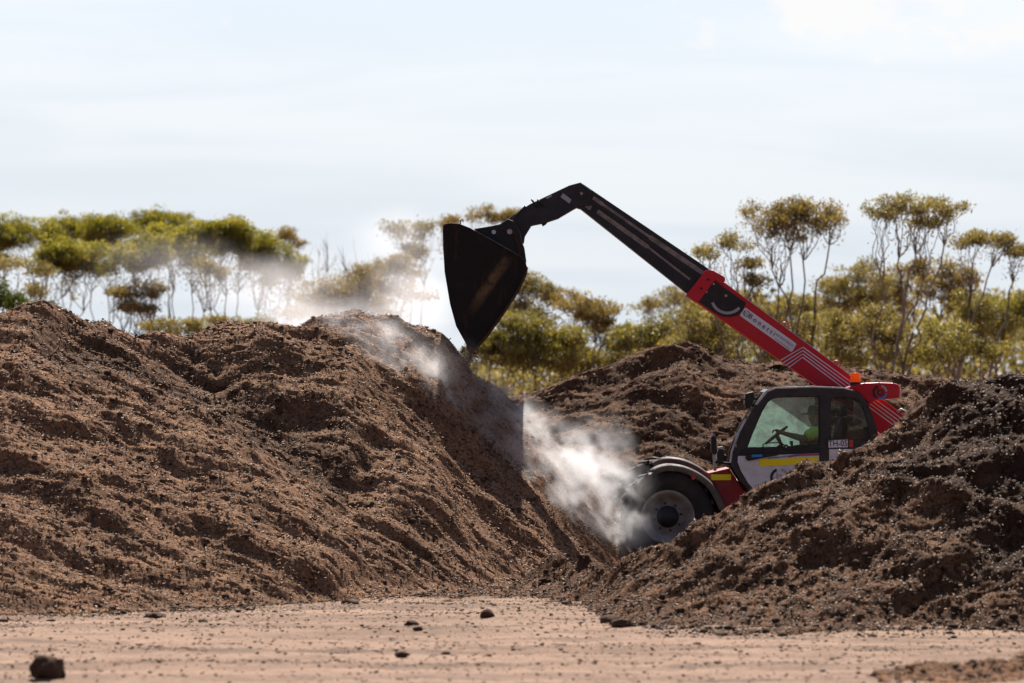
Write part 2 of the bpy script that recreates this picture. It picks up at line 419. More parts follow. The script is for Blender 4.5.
trod = np.clip(trod + sstep(45, 50, gy) * np.clip(fbm(gx * 0.9, gy * 1.6, 4, 39) + 0.15, 0, 0.6), 0, 0.85) * (1 - sstep(60, 75, gy))
g = npmesh('ground', np.stack([gx.ravel(), gy.ravel(), gz.ravel()], 1), grid_faces(len(ys), len(xs)), M['ground'], smooth=True, fl={'damp': trod.ravel()})
tag(g, kind='structure')

# ------------------------------------------------------------------ loose pieces: chips and clods as numpy geometry
PAL = np.array([(0.060, 0.030, 0.017), (0.125, 0.063, 0.036), (0.215, 0.115, 0.066), (0.30, 0.172, 0.10), (0.40, 0.25, 0.155), (0.48, 0.34, 0.23)])
def chips(name, P, Nrm, smin, smax, pal_p, mat, parent, tilt=0.5, damp=None):
    n = len(P)
    L = (smin + (smax - smin) * rng.random(n) ** 2.2)[:, None]
    wdt = L * (0.16 + 0.22 * rng.random(n))[:, None]
    t = rng.normal(size=(n, 3)); t -= (t * Nrm).sum(1)[:, None] * Nrm * (1 - tilt)
    t /= np.linalg.norm(t, axis=1)[:, None]
    b = np.cross(t, Nrm + 0.5 * rng.normal(size=(n, 3))); b /= np.linalg.norm(b, axis=1)[:, None] + 1e-9
    c = np.cross(t, b)
    C = P + Nrm * wdt * 0.35
    V = np.stack([C - t * L / 2 + b * wdt * .3, C - t * L * 0.1 - b * wdt / 2 - c * wdt * .15, C + t * L / 2 - b * wdt * .2, C + t * L * 0.1 + b * wdt / 2 + c * wdt * .35], 1)
    V = V.reshape(-1, 3)
    k = np.arange(n)[:, None] * 4
    T = np.concatenate([k + np.array([[0, 1, 3]]), k + np.array([[1, 2, 3]]), k + np.array([[0, 2, 1]]), k + np.array([[0, 3, 2]])], 0)
    idx = rng.choice(len(PAL), n, p=pal_p)
    colr = PAL[idx] * 1.0 * (0.8 + 0.4 * rng.random((n, 1)))
    if damp is not None:
        colr = colr * (1 - 0.72 * damp[:, None])
    o = npmesh(name, V, T, mat, parent, col=np.repeat(colr, 4, 0))
    o['kind'] = 'stuff'
    return o

def ico(sub):
    bm = bmesh.new(); bmesh.ops.create_icosphere(bm, subdivisions=sub, radius=1.0)
    v = np.array([p.co[:] for p in bm.verts]); f = np.array([[q.index for q in p.verts] for p in bm.faces]); bm.free()
    return v, f
ICO1, ICO1F = ico(1)
ICO2, ICO2F = ico(2)
ICO3, ICO3F = ico(3)

def clods(name, P, smin, smax, mat, parent, bright=1.0):
    n = len(P); nv = len(ICO1)
    s = smin + (smax - smin) * rng.random(n) ** 3
    dirn = rng.normal(size=(n, 6, 3)); dirn /= np.linalg.norm(dirn, axis=2)[:, :, None]
    d = np.einsum('vk,njk->nvj', ICO1, dirn)
    rad = 1 + 0.25 * np.sin(3.0 * d[:, :, 0] + 6 * d[:, :, 1]) + 0.16 * np.sin(8 * d[:, :, 2] + 2 * d[:, :, 3]) + 0.12 * rng.normal(size=(n, nv))
    sc3 = np.stack([0.8 + 0.6 * rng.random(n), 0.8 + 0.6 * rng.random(n), 0.55 + 0.35 * rng.random(n)], 1)
    V = P[:, None, :] + ICO1[None] * rad[:, :, None] * sc3[:, None, :] * s[:, None, None]
    T = (np.arange(n)[:, None, None] * nv + ICO1F[None]).reshape(-1, 3)
    colr = np.array([0.11, 0.062, 0.04]) * bright * (0.5 + 0.9 * rng.random((n, 1)))
    o = npmesh(name, V.reshape(-1, 3), T, mat, parent, col=np.repeat(colr, nv, 0))
    o['kind'] = 'stuff'
    return o

# ------------------------------------------------------------------ compost heaps
def heap(label, ctrl, step, streak, rough, mat, chip_mat, nchips, nclods, damp_fn, seed, xlim, pal_p, back=34.0, chip=(0.02, 0.075), crest_k=0.35, extra=None, dz=0.0):
    c = np.array(ctrl, float)
    X = (c[:, 0] - 512) * c[:, 2] / F
    Zc = CAMH + (HZ - c[:, 1]) * c[:, 2] / F + dz
    x0, x1 = xlim
    xa = np.arange(x0, x1, step)
    def ip(v):
        a = np.interp(xa, X, v)
        k = max(3, int(0.10 / step)); ker = np.ones(k) / k
        return np.convolve(np.pad(a, k, 'edge'), ker, 'same')[k:-k]
    zc, yc, yb = np.maximum(ip(Zc), 0.02) + crest_k / 4, ip(c[:, 2]), ip(c[:, 3])
    yb = np.minimum(yb, yc - 0.6)
    ya = np.arange(yb.min() - 0.9, yc.max() + 0.6, step)
    yb2 = np.concatenate([ya, np.arange(ya[-1] + 0.1, yc.max() + 6.0, 0.1)])
    gx, gy = np.meshgrid(xa, yb2)
    wf = np.maximum(yc - yb, 0.15)
    front = zc * (gy - yb) / wf
    bk = zc - (gy - yc) * math.tan(R(back))
    # wander of the toe line and big slumped lobes
    h = np.clip(crest_k - np.abs(front - bk), 0, None) / crest_k
    z = np.minimum(front, bk) - h * h * crest_k / 4
    toe = 0.12
    z = np.where(z < toe, toe - (toe - z) * 0.55, z) - toe * 0.45   # the foot flares out
    # slope frame
    slope = np.arctan2(zc, wf)[None, :] * np.ones_like(gx)
    back_side = gy > yc
    nx = np.gradient(zc, xa)[None, :] * np.clip(z / np.maximum(zc, 0.1), 0, 1) * -1.0
    ny = np.where(back_side, math.tan(R(back)), -np.tan(slope)); nz = np.ones_like(gx)
    ln = np.sqrt(nx * nx + ny * ny + nz * nz); nx, ny, nz = nx / ln, ny / ln, nz / ln
    up = (gy - yb.mean()) * 1.17
    ca, sa = math.cos(streak), math.sin(streak)
    A = gx * ca - up * sa; B = gx * sa + up * ca
    wx = 0.18 * fbm(gx * 1.2, gy * 1.2, 3, seed + 40); wy = 0.18 * fbm(gx * 1.2, gy * 1.2, 3, seed + 50)
    A2, B2 = A + wx, B + wy
    d = 0.17 * fbm(A2 * 0.5, B2 * 0.95, 3, seed)
    d += rough * 0.024 * fbm(A2 * 1.3, B2 * 2.6, 4, seed + 5)
    lump = fbm(A2 * 3.0, B2 * 4.4, 3, seed + 9)
    d += rough * 0.015 * (np.abs(lump) ** 0.8) * np.sign(lump) 
    pit = sstep(0.40, 0.60, fbm(A2 * 5.5, B2 * 12, 3, seed + 14) + 0.15 * perlin(gx * 0.8, gy * 0.8, seed + 2))
    d -= rough * 0.050 * pit
    knob = sstep(0.25, 0.7, fbm(gx * 6.5, up * 6.5, 2, seed + 61)); d += rough * 0.013 * knob
    d += 0.010 * rough * fbm(A * 10, B * 17, 3, seed + 19) + 0.0022 * rng.normal(size=gx.shape) + 0.005 * fbm(gx * 20, up * 26, 2, seed + 23)
    if extra is not None: d = d + extra(gx, gy, z)
    d *= 0.35 + 0.65 * sstep(-0.1, 0.35, z)
    PX, PY, PZ = gx + nx * d * 0.8, gy + ny * d, z + nz * d
    V = np.stack([PX.ravel(), PY.ravel(), PZ.ravel()], 1)
    Q = grid_faces(len(yb2), len(xa))
    keep = (PZ.ravel()[Q] > -0.05).any(1)
    Q = Q[keep]
    used = np.unique(Q); remap = np.full(len(V), -1); remap[used] = np.arange(len(used))
    damp = np.clip(damp_fn(gx, gy, z, lump), 0, 1).ravel()
    root = empty('compost_heap', (float(np.mean(xlim)), float(np.mean(yc)), 0.0))
    tag(root, label, 'compost heap', 'heaps of steaming compost')
    npmesh('mound', V[used], remap[Q], mat, root, smooth=True, fl={'damp': damp[used]})
    # chips lie on the face turned to the yard and along the crest
    Nm = np.stack([nx.ravel(), ny.ravel(), nz.ravel()], 1)
    ok = np.where((PZ.ravel() > 0.0) & (gy.ravel() < (yc[None, :] + 1.2 + 0 * gy).ravel()))[0]
    pk = rng.choice(ok, nchips)
    jit = rng.normal(size=(nchips, 3)) * step * 0.5
    chips('wood_chips', V[pk] + jit, Nm[pk], chip[0], chip[1], pal_p, chip_mat, root, 0.22, damp=damp[pk] * 0.85)
    # crumbs and chips that have rolled out past the toe
    ns = nchips // 14
    xsx = rng.uniform(xa[0], xa[-1], ns); toe_y = np.interp(xsx, xa, yb) - rng.exponential(0.35, ns) + 0.25
    Ps = np.stack([xsx, toe_y, ground_z(xsx, toe_y) + 0.006], 1)
    chips('spilled_chips', Ps, np.tile([0, 0, 1.0], (ns, 1)), chip[0], chip[1], PALM, chip_mat, root, 0.3)
    nq = nclods // 5
    xsx = rng.uniform(xa[0], xa[-1], nq); toe_y = np.interp(xsx, xa, yb) - rng.exponential(0.28, nq) + 0.2
    clods('spilled_clods', np.stack([xsx, toe_y, ground_z(xsx, toe_y) + 0.004], 1), 0.008, 0.05, M['clod'], root, 0.6)
    pk = rng.choice(ok, nclods)
    clods('loose_clods', V[pk], 0.008, 0.042, M['clod'], root, 0.8 if mat is M['heap_dry'] else 0.55)
    return root

PALD = [0.20, 0.26, 0.26, 0.16, 0.09, 0.03]
PALM = [0.34, 0.31, 0.22, 0.09, 0.03, 0.01]

def segd(x, z, a, b):
    ax, az = a; bx, bz = b
    t = np.clip(((x - ax) * (bx - ax) + (z - az) * (bz - az)) / ((bx - ax) ** 2 + (bz - az) ** 2), 0, 1)
    return np.hypot(x - ax - t * (bx - ax), z - az - t * (bz - az))

left_ctrl = [(-120, 326, 55.2, 46.4), (-60, 322, 55.3, 46.6), (0, 317, 55.5, 46.9), (45, 308, 55.8, 47.3), (75, 308, 56, 47.6), (110, 315, 56.2, 47.9), (150, 325, 56.5, 48.2),
             (185, 334, 56.8, 48.5), (200, 331, 57, 48.7), (215, 327, 57.2, 48.9), (270, 322, 57.6, 49.4), (310, 320, 58, 50.0), (335, 311, 58.2, 50.5), (355, 304, 58.3, 50.9), (380, 311, 58.5, 51.5),
             (410, 320, 58.8, 51.8), (440, 332, 59.1, 52.1), (460, 354, 59.4, 52.4), (480, 376, 59.7, 52.8), (510, 398, 60, 53.4), (540, 425, 60, 54.2),
             (570, 455, 60, 55.4), (600, 490, 60, 56.9), (630, 530, 60, 58.5), (650, 556, 60, 59.5), (662, 570, 60, 59.8), (700, 590, 60, 59.9)]
def left_damp(x, y, z, n):
    a = segd(x, z, (-5.3, 2.85), (-3.3, 2.25)); b = segd(x, z, (-3.3, 2.25), (-2.0, 1.45))
    d = np.minimum(a, b) + 0.16 * n + 0.15 * fbm(x * 1.7, z * 2.5, 3, 77)
    m = 0.62 * (1 - sstep(0.14, 0.40, d))
    return np.maximum(m, 0.25 * sstep(0.1, 0.5, n))
def left_shape(x, y, z):
    # slumped gullies between the tipped loads: one long one falling right from the first crest, shallower ones beside it
    w = 0.12 * fbm(x * 1.3, z * 2.2, 3, 91)
    g1 = np.minimum(segd(x, z, (-5.0, 3.0), (-3.4, 2.3)), segd(x, z, (-3.4, 2.3), (-1.9, 1.25))) + w
    g2 = segd(x, z, (-2.6, 2.9), (-0.9, 1.6)) + w
    g3 = segd(x, z, (-6.0, 1.6), (-4.2, 0.5)) + w
    return -0.20 * np.exp(-(g1 / 0.30) ** 2) - 0.08 * np.exp(-(g3 / 0.3) ** 2) + 0.10 * np.exp(-((g1 - 0.75) / 0.35) ** 2)
heap('long brown compost heap on the left, its end under the bucket', left_ctrl, 0.0205, 0.02, 0.95, M['heap_dry'], M['chip'], 100000, 2000, left_damp, 100, (-6.7, 1.95), PALD, extra=left_shape)

mid_ctrl = [(380, 440, 70, 66), (440, 420, 70, 66), (500, 402, 70, 65.6), (545, 384, 70, 65.3), (570, 374, 70, 65), (600, 364, 70, 65), (640, 350, 70, 65), (665, 343, 70, 65), (685, 339, 70, 65), (702, 345, 70, 65),
            (720, 352, 70, 65), (760, 356, 70, 65), (800, 357, 70, 65), (860, 362, 70, 65), (900, 369, 70, 65), (940, 379, 70, 65), (980, 386, 70, 65), (1024, 392, 70, 65), (1120, 402, 70, 65)]
def mid_damp(x, y, z, n):
    return np.clip(0.48 + 0.35 * n + 0.3 * fbm(x * 0.7, y * 0.7, 3, 210), 0, 0.9)
heap('brown compost heap behind the telehandler, in front of the trees', mid_ctrl, 0.028, 0.45, 1.25, M['heap_dark'], M['chip'], 40000, 1200, mid_damp, 300, (-1.4, 8.2), PALM)

right_ctrl = [(400, 604, 54.0, 53), (470, 592, 54, 52.5), (500, 583, 54, 52.2), (530, 568, 53.8, 51.8), (560, 558, 53.2, 50.8), (590, 560, 51.8, 48.3), (600, 561, 51.2, 46.9), (620, 561, 50.2, 45.3), (648, 553, 49.6, 44.9),
              (688, 531, 49.2, 44.8), (721, 504, 49, 44.8), (744, 486, 49, 44.8), (779, 476, 49, 44.8), (850, 440, 49.2, 44.8), (905, 412, 49.4, 44.8), (953, 385, 49.6, 44.8), (985, 374, 49.6, 44.8), (1000, 369, 49.7, 44.8), (1024, 365, 49.7, 44.8), (1120, 360, 50, 44.8)]
def right_damp(x, y, z, n):
    m = 0.9 * sstep(3.2, 5.2, x + 0.55 * (z - 1) + 0.5 * n + 0.8 * fbm(x * 0.8, y * 0.8, 3, 90))
    return np.maximum(np.clip(m, 0, 0.9), 0.42 + 0.4 * n)
def right_shape(x, y, z):
    # broad slumped ribs running down to the left
    a = x * 0.54 + y * 0.84 * 1.1; b = x * 0.84 - y * 0.54 * 1.1
    w = 0.25 * fbm(x * 0.9, y * 0.9, 2, 33)
    q = perlin(b * 0.45, (a + w) * 1.15, 61)
    return (0.22 * (0.45 - np.abs(q)) + 0.05 * fbm(b * 1.2, a * 2.6, 3, 62)) * sstep(0.1, 0.6, z)
heap('dark damp compost heap in front of the telehandler, on the right', right_ctrl, 0.0205, -1.0, 1.45, M['heap_dark'], M['chip_moist'], 62000, 2200, right_damp, 500, (-1.3, 6.6), PALM, chip=(0.018, 0.07), crest_k=0.25, dz=-0.055, extra=right_shape)

# ------------------------------------------------------------------ clods lying loose on the yard
M['ground_clod'] = compost('clod_of_compost', (0.12, 0.072, 0.047), (0.05, 0.03, 0.02), (0.04, 0.025, 0.018), 9.0)
def clod(px, py, wpx, hpx, label=None, seed=0):
    d = CAMH * F / (py - HZ)
    r = np.random.default_rng(seed + 1000)
    k = 3 if wpx > 20 else 2
    base, fc = (ICO3, ICO3F) if k == 3 else (ICO2, ICO2F)
    dr = r.normal(size=(5, 3)); dr /= np.linalg.norm(dr, axis=1)[:, None]
    q = base @ dr.T
    rad = 1 + 0.16 * np.sin(4 * q[:, 0] + 5 * q[:, 1]) + 0.12 * np.sin(9 * q[:, 2] + 3 * q[:, 3]) + (0.05 if k == 3 else 0.13) * r.normal(size=len(base))
    V = base * rad[:, None] * np.array([wpx / 2, wpx * 0.45, hpx / 2]) * d / F
    c = Vector(((px - 512) * d / F, d, 0.0))
    c.z = float(ground_z(np.array([c.x]), np.array([c.y]))[0]) + hpx / 2 * d / F * 0.6
    o = npmesh('compost_clod', V, fc, M['ground_clod'])
    o.location = c
    tag(o, label or 'small dark crumb of compost lying on the pale ground', 'clod', 'clods strewn over the yard')
    return o
clod(48, 681, 33, 27, 'round dark fist-like clod nearest the camera, bottom left corner', 1)
clod(351, 606, 19, 8, 'flat dark clod just off the long left heap, below its middle', 2)
clod(487, 619, 16, 10, 'lone dark clod on the pale ground between the heaps', 3)
clod(411, 626, 14, 7, 'pale brown clod left of the lone dark one, between the heaps', 4)
clod(401, 658, 14, 7, 'dark clod on the wheel track in the front middle of the yard', 5)
clod(237, 602, 24, 8, 'long dark clod at the foot of the left heap', 6)
clod(608, 624, 18, 12, 'rounded dark clod at the left tip of the damp right heap', 7)
clod(326, 600, 14, 7, 'dark clod at the heap foot beside the flat one', 8)
clod(418, 632, 10, 5, 'small clod on the wheel track just below the pale one', 9)
clod(155, 617, 22, 8, 'broad dark clod at the far left foot of the long heap', 10)
clod(622, 630, 22, 11, 'broad clod in front of the right heap tip', 11)
rc = np.random.default_rng(44)
for i in range(16):
    px, py = rc.uniform(-10, 1034), 604 + 76 * rc.random() ** 1.2
    if px > 590 and py < 634: py = rc.uniform(636, 680)
    if px < 260 and py < 618: py = rc.uniform(618, 650)
    w = rc.uniform(3, 9)
    clod(px, py, w, w * rc.uniform(0.3, 0.5), None, 100 + i)

# chip litter on the ground, thicker towards the heaps and along the worn rows
n = 130000
gxr = rng.uniform(-6.5, 6.5, n); gyr = 36 + 20 * rng.random(n)
rows = np.exp(-((gyr - 45.3) / 0.45) ** 2) + np.exp(-((gyr - 41.8) / 0.5) ** 2) + np.exp(-((gyr - 39.6) / 0.4) ** 2) + sstep(45, 50, gyr)
keepm = (0.14 + 0.55 * np.clip(rows, 0, 1)) * (0.4 + np.clip(fbm(gxr * 0.8, gyr * 1.6, 3, 66), 0, 1) * 1.6) > rng.random(n)
P = np.stack([gxr, gyr, ground_z(gxr, gyr) + 0.004], 1)[keepm]
lit = chips('ground_litter', P, np.tile([0, 0, 1.0], (len(P), 1)), 0.01, 0.07, [0.16, 0.20, 0.22, 0.20, 0.15, 0.07], M['chip'], None, 0.15)
tag(lit, 'scattered wood chips and crumbs on the bare ground', 'wood chips', kind='stuff')

# countless small crumbs and stones that make the ground grainy
n = 7000
xx = rng.uniform(-6.5, 6.5, n); yy = 35.5 + 21 * rng.random(n)
kp = (0.35 + 0.9 * np.clip(fbm(xx * 0.5, yy * 1.8, 3, 71) + .25, 0, 1)) > rng.random(n); xx, yy = xx[kp], yy[kp]; n = len(xx)
sz = 0.004 + 0.012 * rng.random(n) ** 3
V = np.stack([xx, yy, ground_z(xx, yy) + sz * .3], 1)[:, None, :] + ICO1[None] * (1 + 0.25 * rng.normal(size=(n, len(ICO1), 1))) * sz[:, None, None] * np.array([1.3, 1.1, .75])
base_c = np.where(rng.random((n, 1)) < 0.72, np.array([[0.26, 0.17, 0.11]]), np.array([[0.09, 0.055, 0.035]])) * rng.uniform(.6, 1.3, (n, 1))
crm = npmesh('ground_crumbs', V.reshape(-1, 3), (np.arange(n)[:, None, None] * len(ICO1) + ICO1F[None]).reshape(-1, 3), M['clod'], None, col=np.repeat(base_c, len(ICO1), 0))
tag(crm, 'fine brown crumbs and grit covering the bare yard', 'grit', kind='stuff')

# low out-of-focus mound in the front right corner
fr_ctrl = [(880, 700, 38.4, 37.9), (915, 690, 38.5, 37.8), (935, 678, 38.6, 37.7), (950, 682, 38.6, 37.7), (968, 668, 38.7, 37.6), (990, 658, 38.8, 37.5), (1005, 661, 38.8, 37.5), (1024, 648, 38.9, 37.4), (1060, 640, 39, 37.3), (1120, 645, 39, 37.3)]
heap('low mound of loose compost in the front right corner', fr_ctrl, 0.02, 0.2, 1.6, M['heap_dark'], M['chip'], 3000, 120, lambda x, y, z, n: 0.1 + 0.5 * n, 800, (2.95, 5.4), PALM, crest_k=0.12)

# ------------------------------------------------------------------ telehandler
def slab(name, pts, d0, d1, mat, parent, bevel=0.006, dref=None, holes=(), smooth=False):
    """side outline (pixels at depth dref, default the near face) given thickness from depth d0 to d1"""
    dr = d0 if dref is None else dref
    loops = [[W(p[0], p[1], dr) for p in lp] for lp in [pts, *holes]]
    flat = [v for lp in loops for v in lp]
    tris = tessellate_polygon([[Vector((v.x, v.z, 0)) for v in lp] for lp in loops])
    n = len(flat)
    if not holes:
        bm = bmesh.new()
        vs_ = [bm.verts.new((v.x, d0, v.z)) for v in flat]
        f = bm.faces.new(vs_)
        r = bmesh.ops.extrude_face_region(bm, geom=[f])
        for e in r['geom']:
            if isinstance(e, bmesh.types.BMVert): e.co.y = d1
        bmesh.ops.recalc_face_normals(bm, faces=bm.faces)
        if bevel:
            bmesh.ops.bevel(bm, geom=list(bm.edges), offset=bevel, segments=2, affect='EDGES', profile=0.6, clamp_overlap=True)
        return bobj(name, bm, mat, parent)
    V = [(v.x, d0, v.z) for v in flat] + [(v.x, d1, v.z) for v in flat]
    Fc = [tuple(t) for t in tris] + [tuple(n + i for i in reversed(t)) for t in tris]
    k = 0
    for lp in loops:
        m = len(lp)
        for i in range(m):
            a, b = k + i, k + (i + 1) % m
            Fc.append((a, b, b + n, a + n))
        k += m
    bm = bmesh.new()
    vv = [bm.verts.new(v) for v in V]
    for f in Fc:
        try: bm.faces.new([vv[i] for i in f])
        except ValueError: pass
    bmesh.ops.recalc_face_normals(bm, faces=bm.faces)
    sharp = [e for e in bm.edges if len(e.link_faces) == 2 and e.calc_face_angle(0) > 1.0]
    if bevel: bmesh.ops.bevel(bm, geom=sharp, offset=bevel, segments=2, affect='EDGES', profile=0.6, clamp_overlap=True)
    return bobj(name, bm, mat, parent)

def strip(path, w):
    """closed outline (px) of a band of width w px along a px polyline"""
    P = [Vector(p) for p in path]; up, dn = [], []
    for i, p in enumerate(P):
        a = (P[min(i + 1, len(P) - 1)] - P[max(i - 1, 0)]).normalized()
        nn = Vector((-a.y, a.x)) * w / 2
        up.append(p + nn); dn.append(p - nn)
    return [tuple(q) for q in up + dn[::-1]]

def tube(bm, pts, rad, seg=8, caps=True):
    pts = [Vector(p) for p in pts]
    rads = rad if isinstance(rad, (list, tuple)) else [rad] * len(pts)
    rings = []; prev = None
    for i, p in enumerate(pts):
        t = (pts[min(i + 1, len(pts) - 1)] - pts[max(i - 1, 0)]).normalized()
        if prev is None:
            a = t.orthogonal().normalized()
        else:
            a = (prev - t * prev.dot(t)); a = a.normalized() if a.length > 1e-6 else t.orthogonal().normalized()
        prev = a; b = t.cross(a)
        rings.append([bm.verts.new(p + (a * math.cos(2 * math.pi * k / seg) + b * math.sin(2 * math.pi * k / seg)) * rads[i]) for k in range(seg)])
    for r0, r1 in zip(rings, rings[1:]):
        for k in range(seg):
            bm.faces.new((r0[k], r0[(k + 1) % seg], r1[(k + 1) % seg], r1[k]))
    if caps:
        bm.faces.new(rings[0][::-1]); bm.faces.new(rings[-1])
    return rings

def tubeobj(name, pts, rad, mat, parent, seg=8):
    bm = bmesh.new(); tube(bm, pts, rad, seg)
    return bobj(name, bm, mat, parent, smooth=True)

def disc(name, px, py, rpx, d0, d1, mat, parent, seg=20):
    """short cylinder with its axis along the depth"""
    c = W(px, py, d0); r = rpx * d0 / F
    bm = bmesh.new(); tube(bm, [(c.x, d1, c.z), (c.x, d0, c.z)], r, seg)
    bmesh.ops.bevel(bm, geom=[e for e in bm.edges if e.calc_face_angle(0) > 1], offset=min(r * 0.2, 0.006), segments=2, affect='EDGES')
    return bobj(name, bm, mat, parent)

def lathe_y(profile, cx, cz, seg=48):
    """profile of (radius, depth) turned about an axis along the depth"""
    V, Fc = [], []
    for r, y in profile:
        for k in range(seg):
            a = 2 * math.pi * k / seg
            V.append((cx + r * math.cos(a), y, cz + r * math.sin(a)))
    for i in range(len(profile) - 1):
        for k in range(seg):
            a, b = i * seg + k, i * seg + (k + 1) % seg
            Fc.append((a, b, b + seg, a + seg))
    return V, Fc

TH = empty('telehandler', (W(770, 566, 60).x, 60, 0.0))
tag(TH, 'red and black telehandler with raised boom and white-doored cab', 'telehandler')

# wheels
def wheel(px, py, d0, d1, inner_far):
    c = W(px, py, d0 if not inner_far else 58.85); cx, cz = c.x, c.z
    w = d1 - d0; s = 1 if not inner_far else -1
    yo = d0 if not inner_far else d1             # outer face
    def Y(t): return yo + s * t
    rimP = [(0.0, Y(.11)), (0.10, Y(.11)), (0.185, Y(.12)), (0.205, Y(.15)), (0.235, Y(.15)), (0.25, Y(.09)), (0.285, Y(.06)), (0.305, Y(.02)), (0.335, Y(.015)), (0.345, Y(.03)), (0.335, Y(.06)), (0.30, Y(.10)), (0.30, Y(w - .05)), (0.34, Y(w - .02))]
    V, Fc = lathe_y(rimP, cx, cz)
    wh = mobj('wheel', V, Fc, M['rim'], TH, smooth=True)
    tyP = [(0.335, Y(.03)), (0.36, Y(.005)), (0.42, Y(-.015)), (0.50, Y(-.012)), (0.555, Y(.01)), (0.585, Y(.045)), (0.595, Y(.10)), (0.60, Y(w / 2)), (0.595, Y(w - .10)), (0.585, Y(w - .045)), (0.555, Y(w - .01)), (0.50, Y(w + .012)), (0.42, Y(w + .015)), (0.36, Y(w - .005)), (0.335, Y(w - .03))]
    V, Fc = lathe_y(tyP, cx, cz, 64)
    # tread lugs, slanted blocks on both shoulders
    for side in (0, 1):
        for k in range(22):
            a0 = 2 * math.pi * (k + 0.5 * side) / 22
            y0, y1 = (0.0, w * 0.56) if side == 0 else (w, w * 0.44)
            b = len(V)
            for rr in (0.57, 0.632):
                for (yy, da) in ((y0, 0), (y0, 0.085), (y1, 0.235), (y1, 0.15)):
                    q = rr - (0.028 if yy in (0.0, w) and rr > .6 else 0)
                    V.append((cx + q * math.cos(a0 + da), Y(yy), cz + q * math.sin(a0 + da)))
            Fc += [(b + 4, b + 5, b + 6, b + 7), (b, b + 1, b + 5, b + 4), (b + 1, b + 2, b + 6, b + 5), (b + 2, b + 3, b + 7, b + 6), (b + 3, b, b + 4, b + 7)]
    mobj('tyre', V, Fc, M['rubber'], wh, smooth=False)
    V, Fc = lathe_y([(0.0, Y(.03)), (0.06, Y(.03)), (0.085, Y(.05)), (0.125, Y(.065)), (0.14, Y(.105))], cx, cz, 24)
    mobj('hub', V, Fc, M['black'], wh, smooth=True)
    for k in range(8):
        a = 2 * math.pi * k / 8 + .2
        bm = bmesh.new(); tube(bm, [(cx + 0.172 * math.cos(a), Y(.125), cz + 0.172 * math.sin(a)), (cx + 0.172 * math.cos(a), Y(.09), cz + 0.172 * math.sin(a))], .017, 6)
        bobj('wheel_bolt', bm, M['black'], wh)
    return wh
wheel(668, 517, 58.85, 59.30, False)
wheel(667, 509, 60.70, 61.15, True)
wheel(884, 517, 58.85, 59.30, False)
wheel(884, 517, 60.70, 61.15, True)

def fender(path, d0, d1, dref, name='fender', th=0.035):
    P = [W(x, y, dref) for x, y in path]
    c = Vector((sum(p.x for p in P) / len(P), 0, min(p.z for p in P) - 0.1))
    bm = bmesh.new(); rings = []
    for i, p in enumerate(P):
        t = (P[min(i + 1, len(P) - 1)] - P[max(i - 1, 0)]); t.y = 0; t.normalize()
        nr = Vector((-t.z, 0, t.x))
        if nr.dot(p - c) < 0: nr = -nr
        sec = [(d0, -0.075), (d0 - .004, -0.02), (d0 + .02, 0.0), (d0 + .07, .012), (d1 - .07, .012), (d1 - .02, 0), (d1, -.02), (d1, -.05), (d1 - .02, -.05), (d1 - .03, -th), (d0 + .03, -th), (d0 + .018, -.075)]
        rings.append([bm.verts.new((p.x + nr.x * h, y, p.z + nr.z * h)) for y, h in sec])
    m = len(rings[0])
    for a, b in zip(rings, rings[1:]):
        for k in range(m): bm.faces.new((a[k], a[(k + 1) % m], b[(k + 1) % m], b[k]))
    bm.faces.new(rings[0][::-1]); bm.faces.new(rings[-1])
    return bobj(name, bm, M['fender'], TH, smooth=True)
def smooth_path(pts, n=24):
    P = np.array(pts, float); t = np.arange(len(P)); tt = np.linspace(0, len(P) - 1, n)
    out = []
    for u in tt:
        i = min(int(u), len(P) - 2); f = u - i
        p0, p1, p2, p3 = P[max(i - 1, 0)], P[i], P[i + 1], P[min(i + 2, len(P) - 1)]
        out.append(tuple(0.5 * ((2 * p1) + (-p0 + p2) * f + (2 * p0 - 5 * p1 + 4 * p2 - p3) * f * f + (-p0 + 3 * p1 - 3 * p2 + p3) * f ** 3)))
    return out
near_f = smooth_path([(653, 470), (660, 466.5), (670, 465), (684, 467), (698, 473), (710, 482), (718, 493), (725, 508)])
fender(near_f, 58.80, 59.34, 58.80)
fender([(x - 1, y - 7) for x, y in near_f], 60.66, 61.2, 60.66)
fender(smooth_path([(637, 484), (643, 478), (651, 473.5)], 8), 58.82, 59.30, 58.82, 'mudguard_flap')
fender(smooth_path([(637, 477), (643, 471), (651, 466.5)], 8), 60.7, 61.15, 60.7, 'mudguard_flap')
rear_f = [(x + 216, y) for x, y in near_f]
fender(rear_f, 58.80, 59.34, 58.80)
fender(rear_f, 60.66, 61.2, 60.66)
disc('side_reflector', 693.5, 477.5, 2.2, 58.785, 58.80, M['decal_red'], TH)

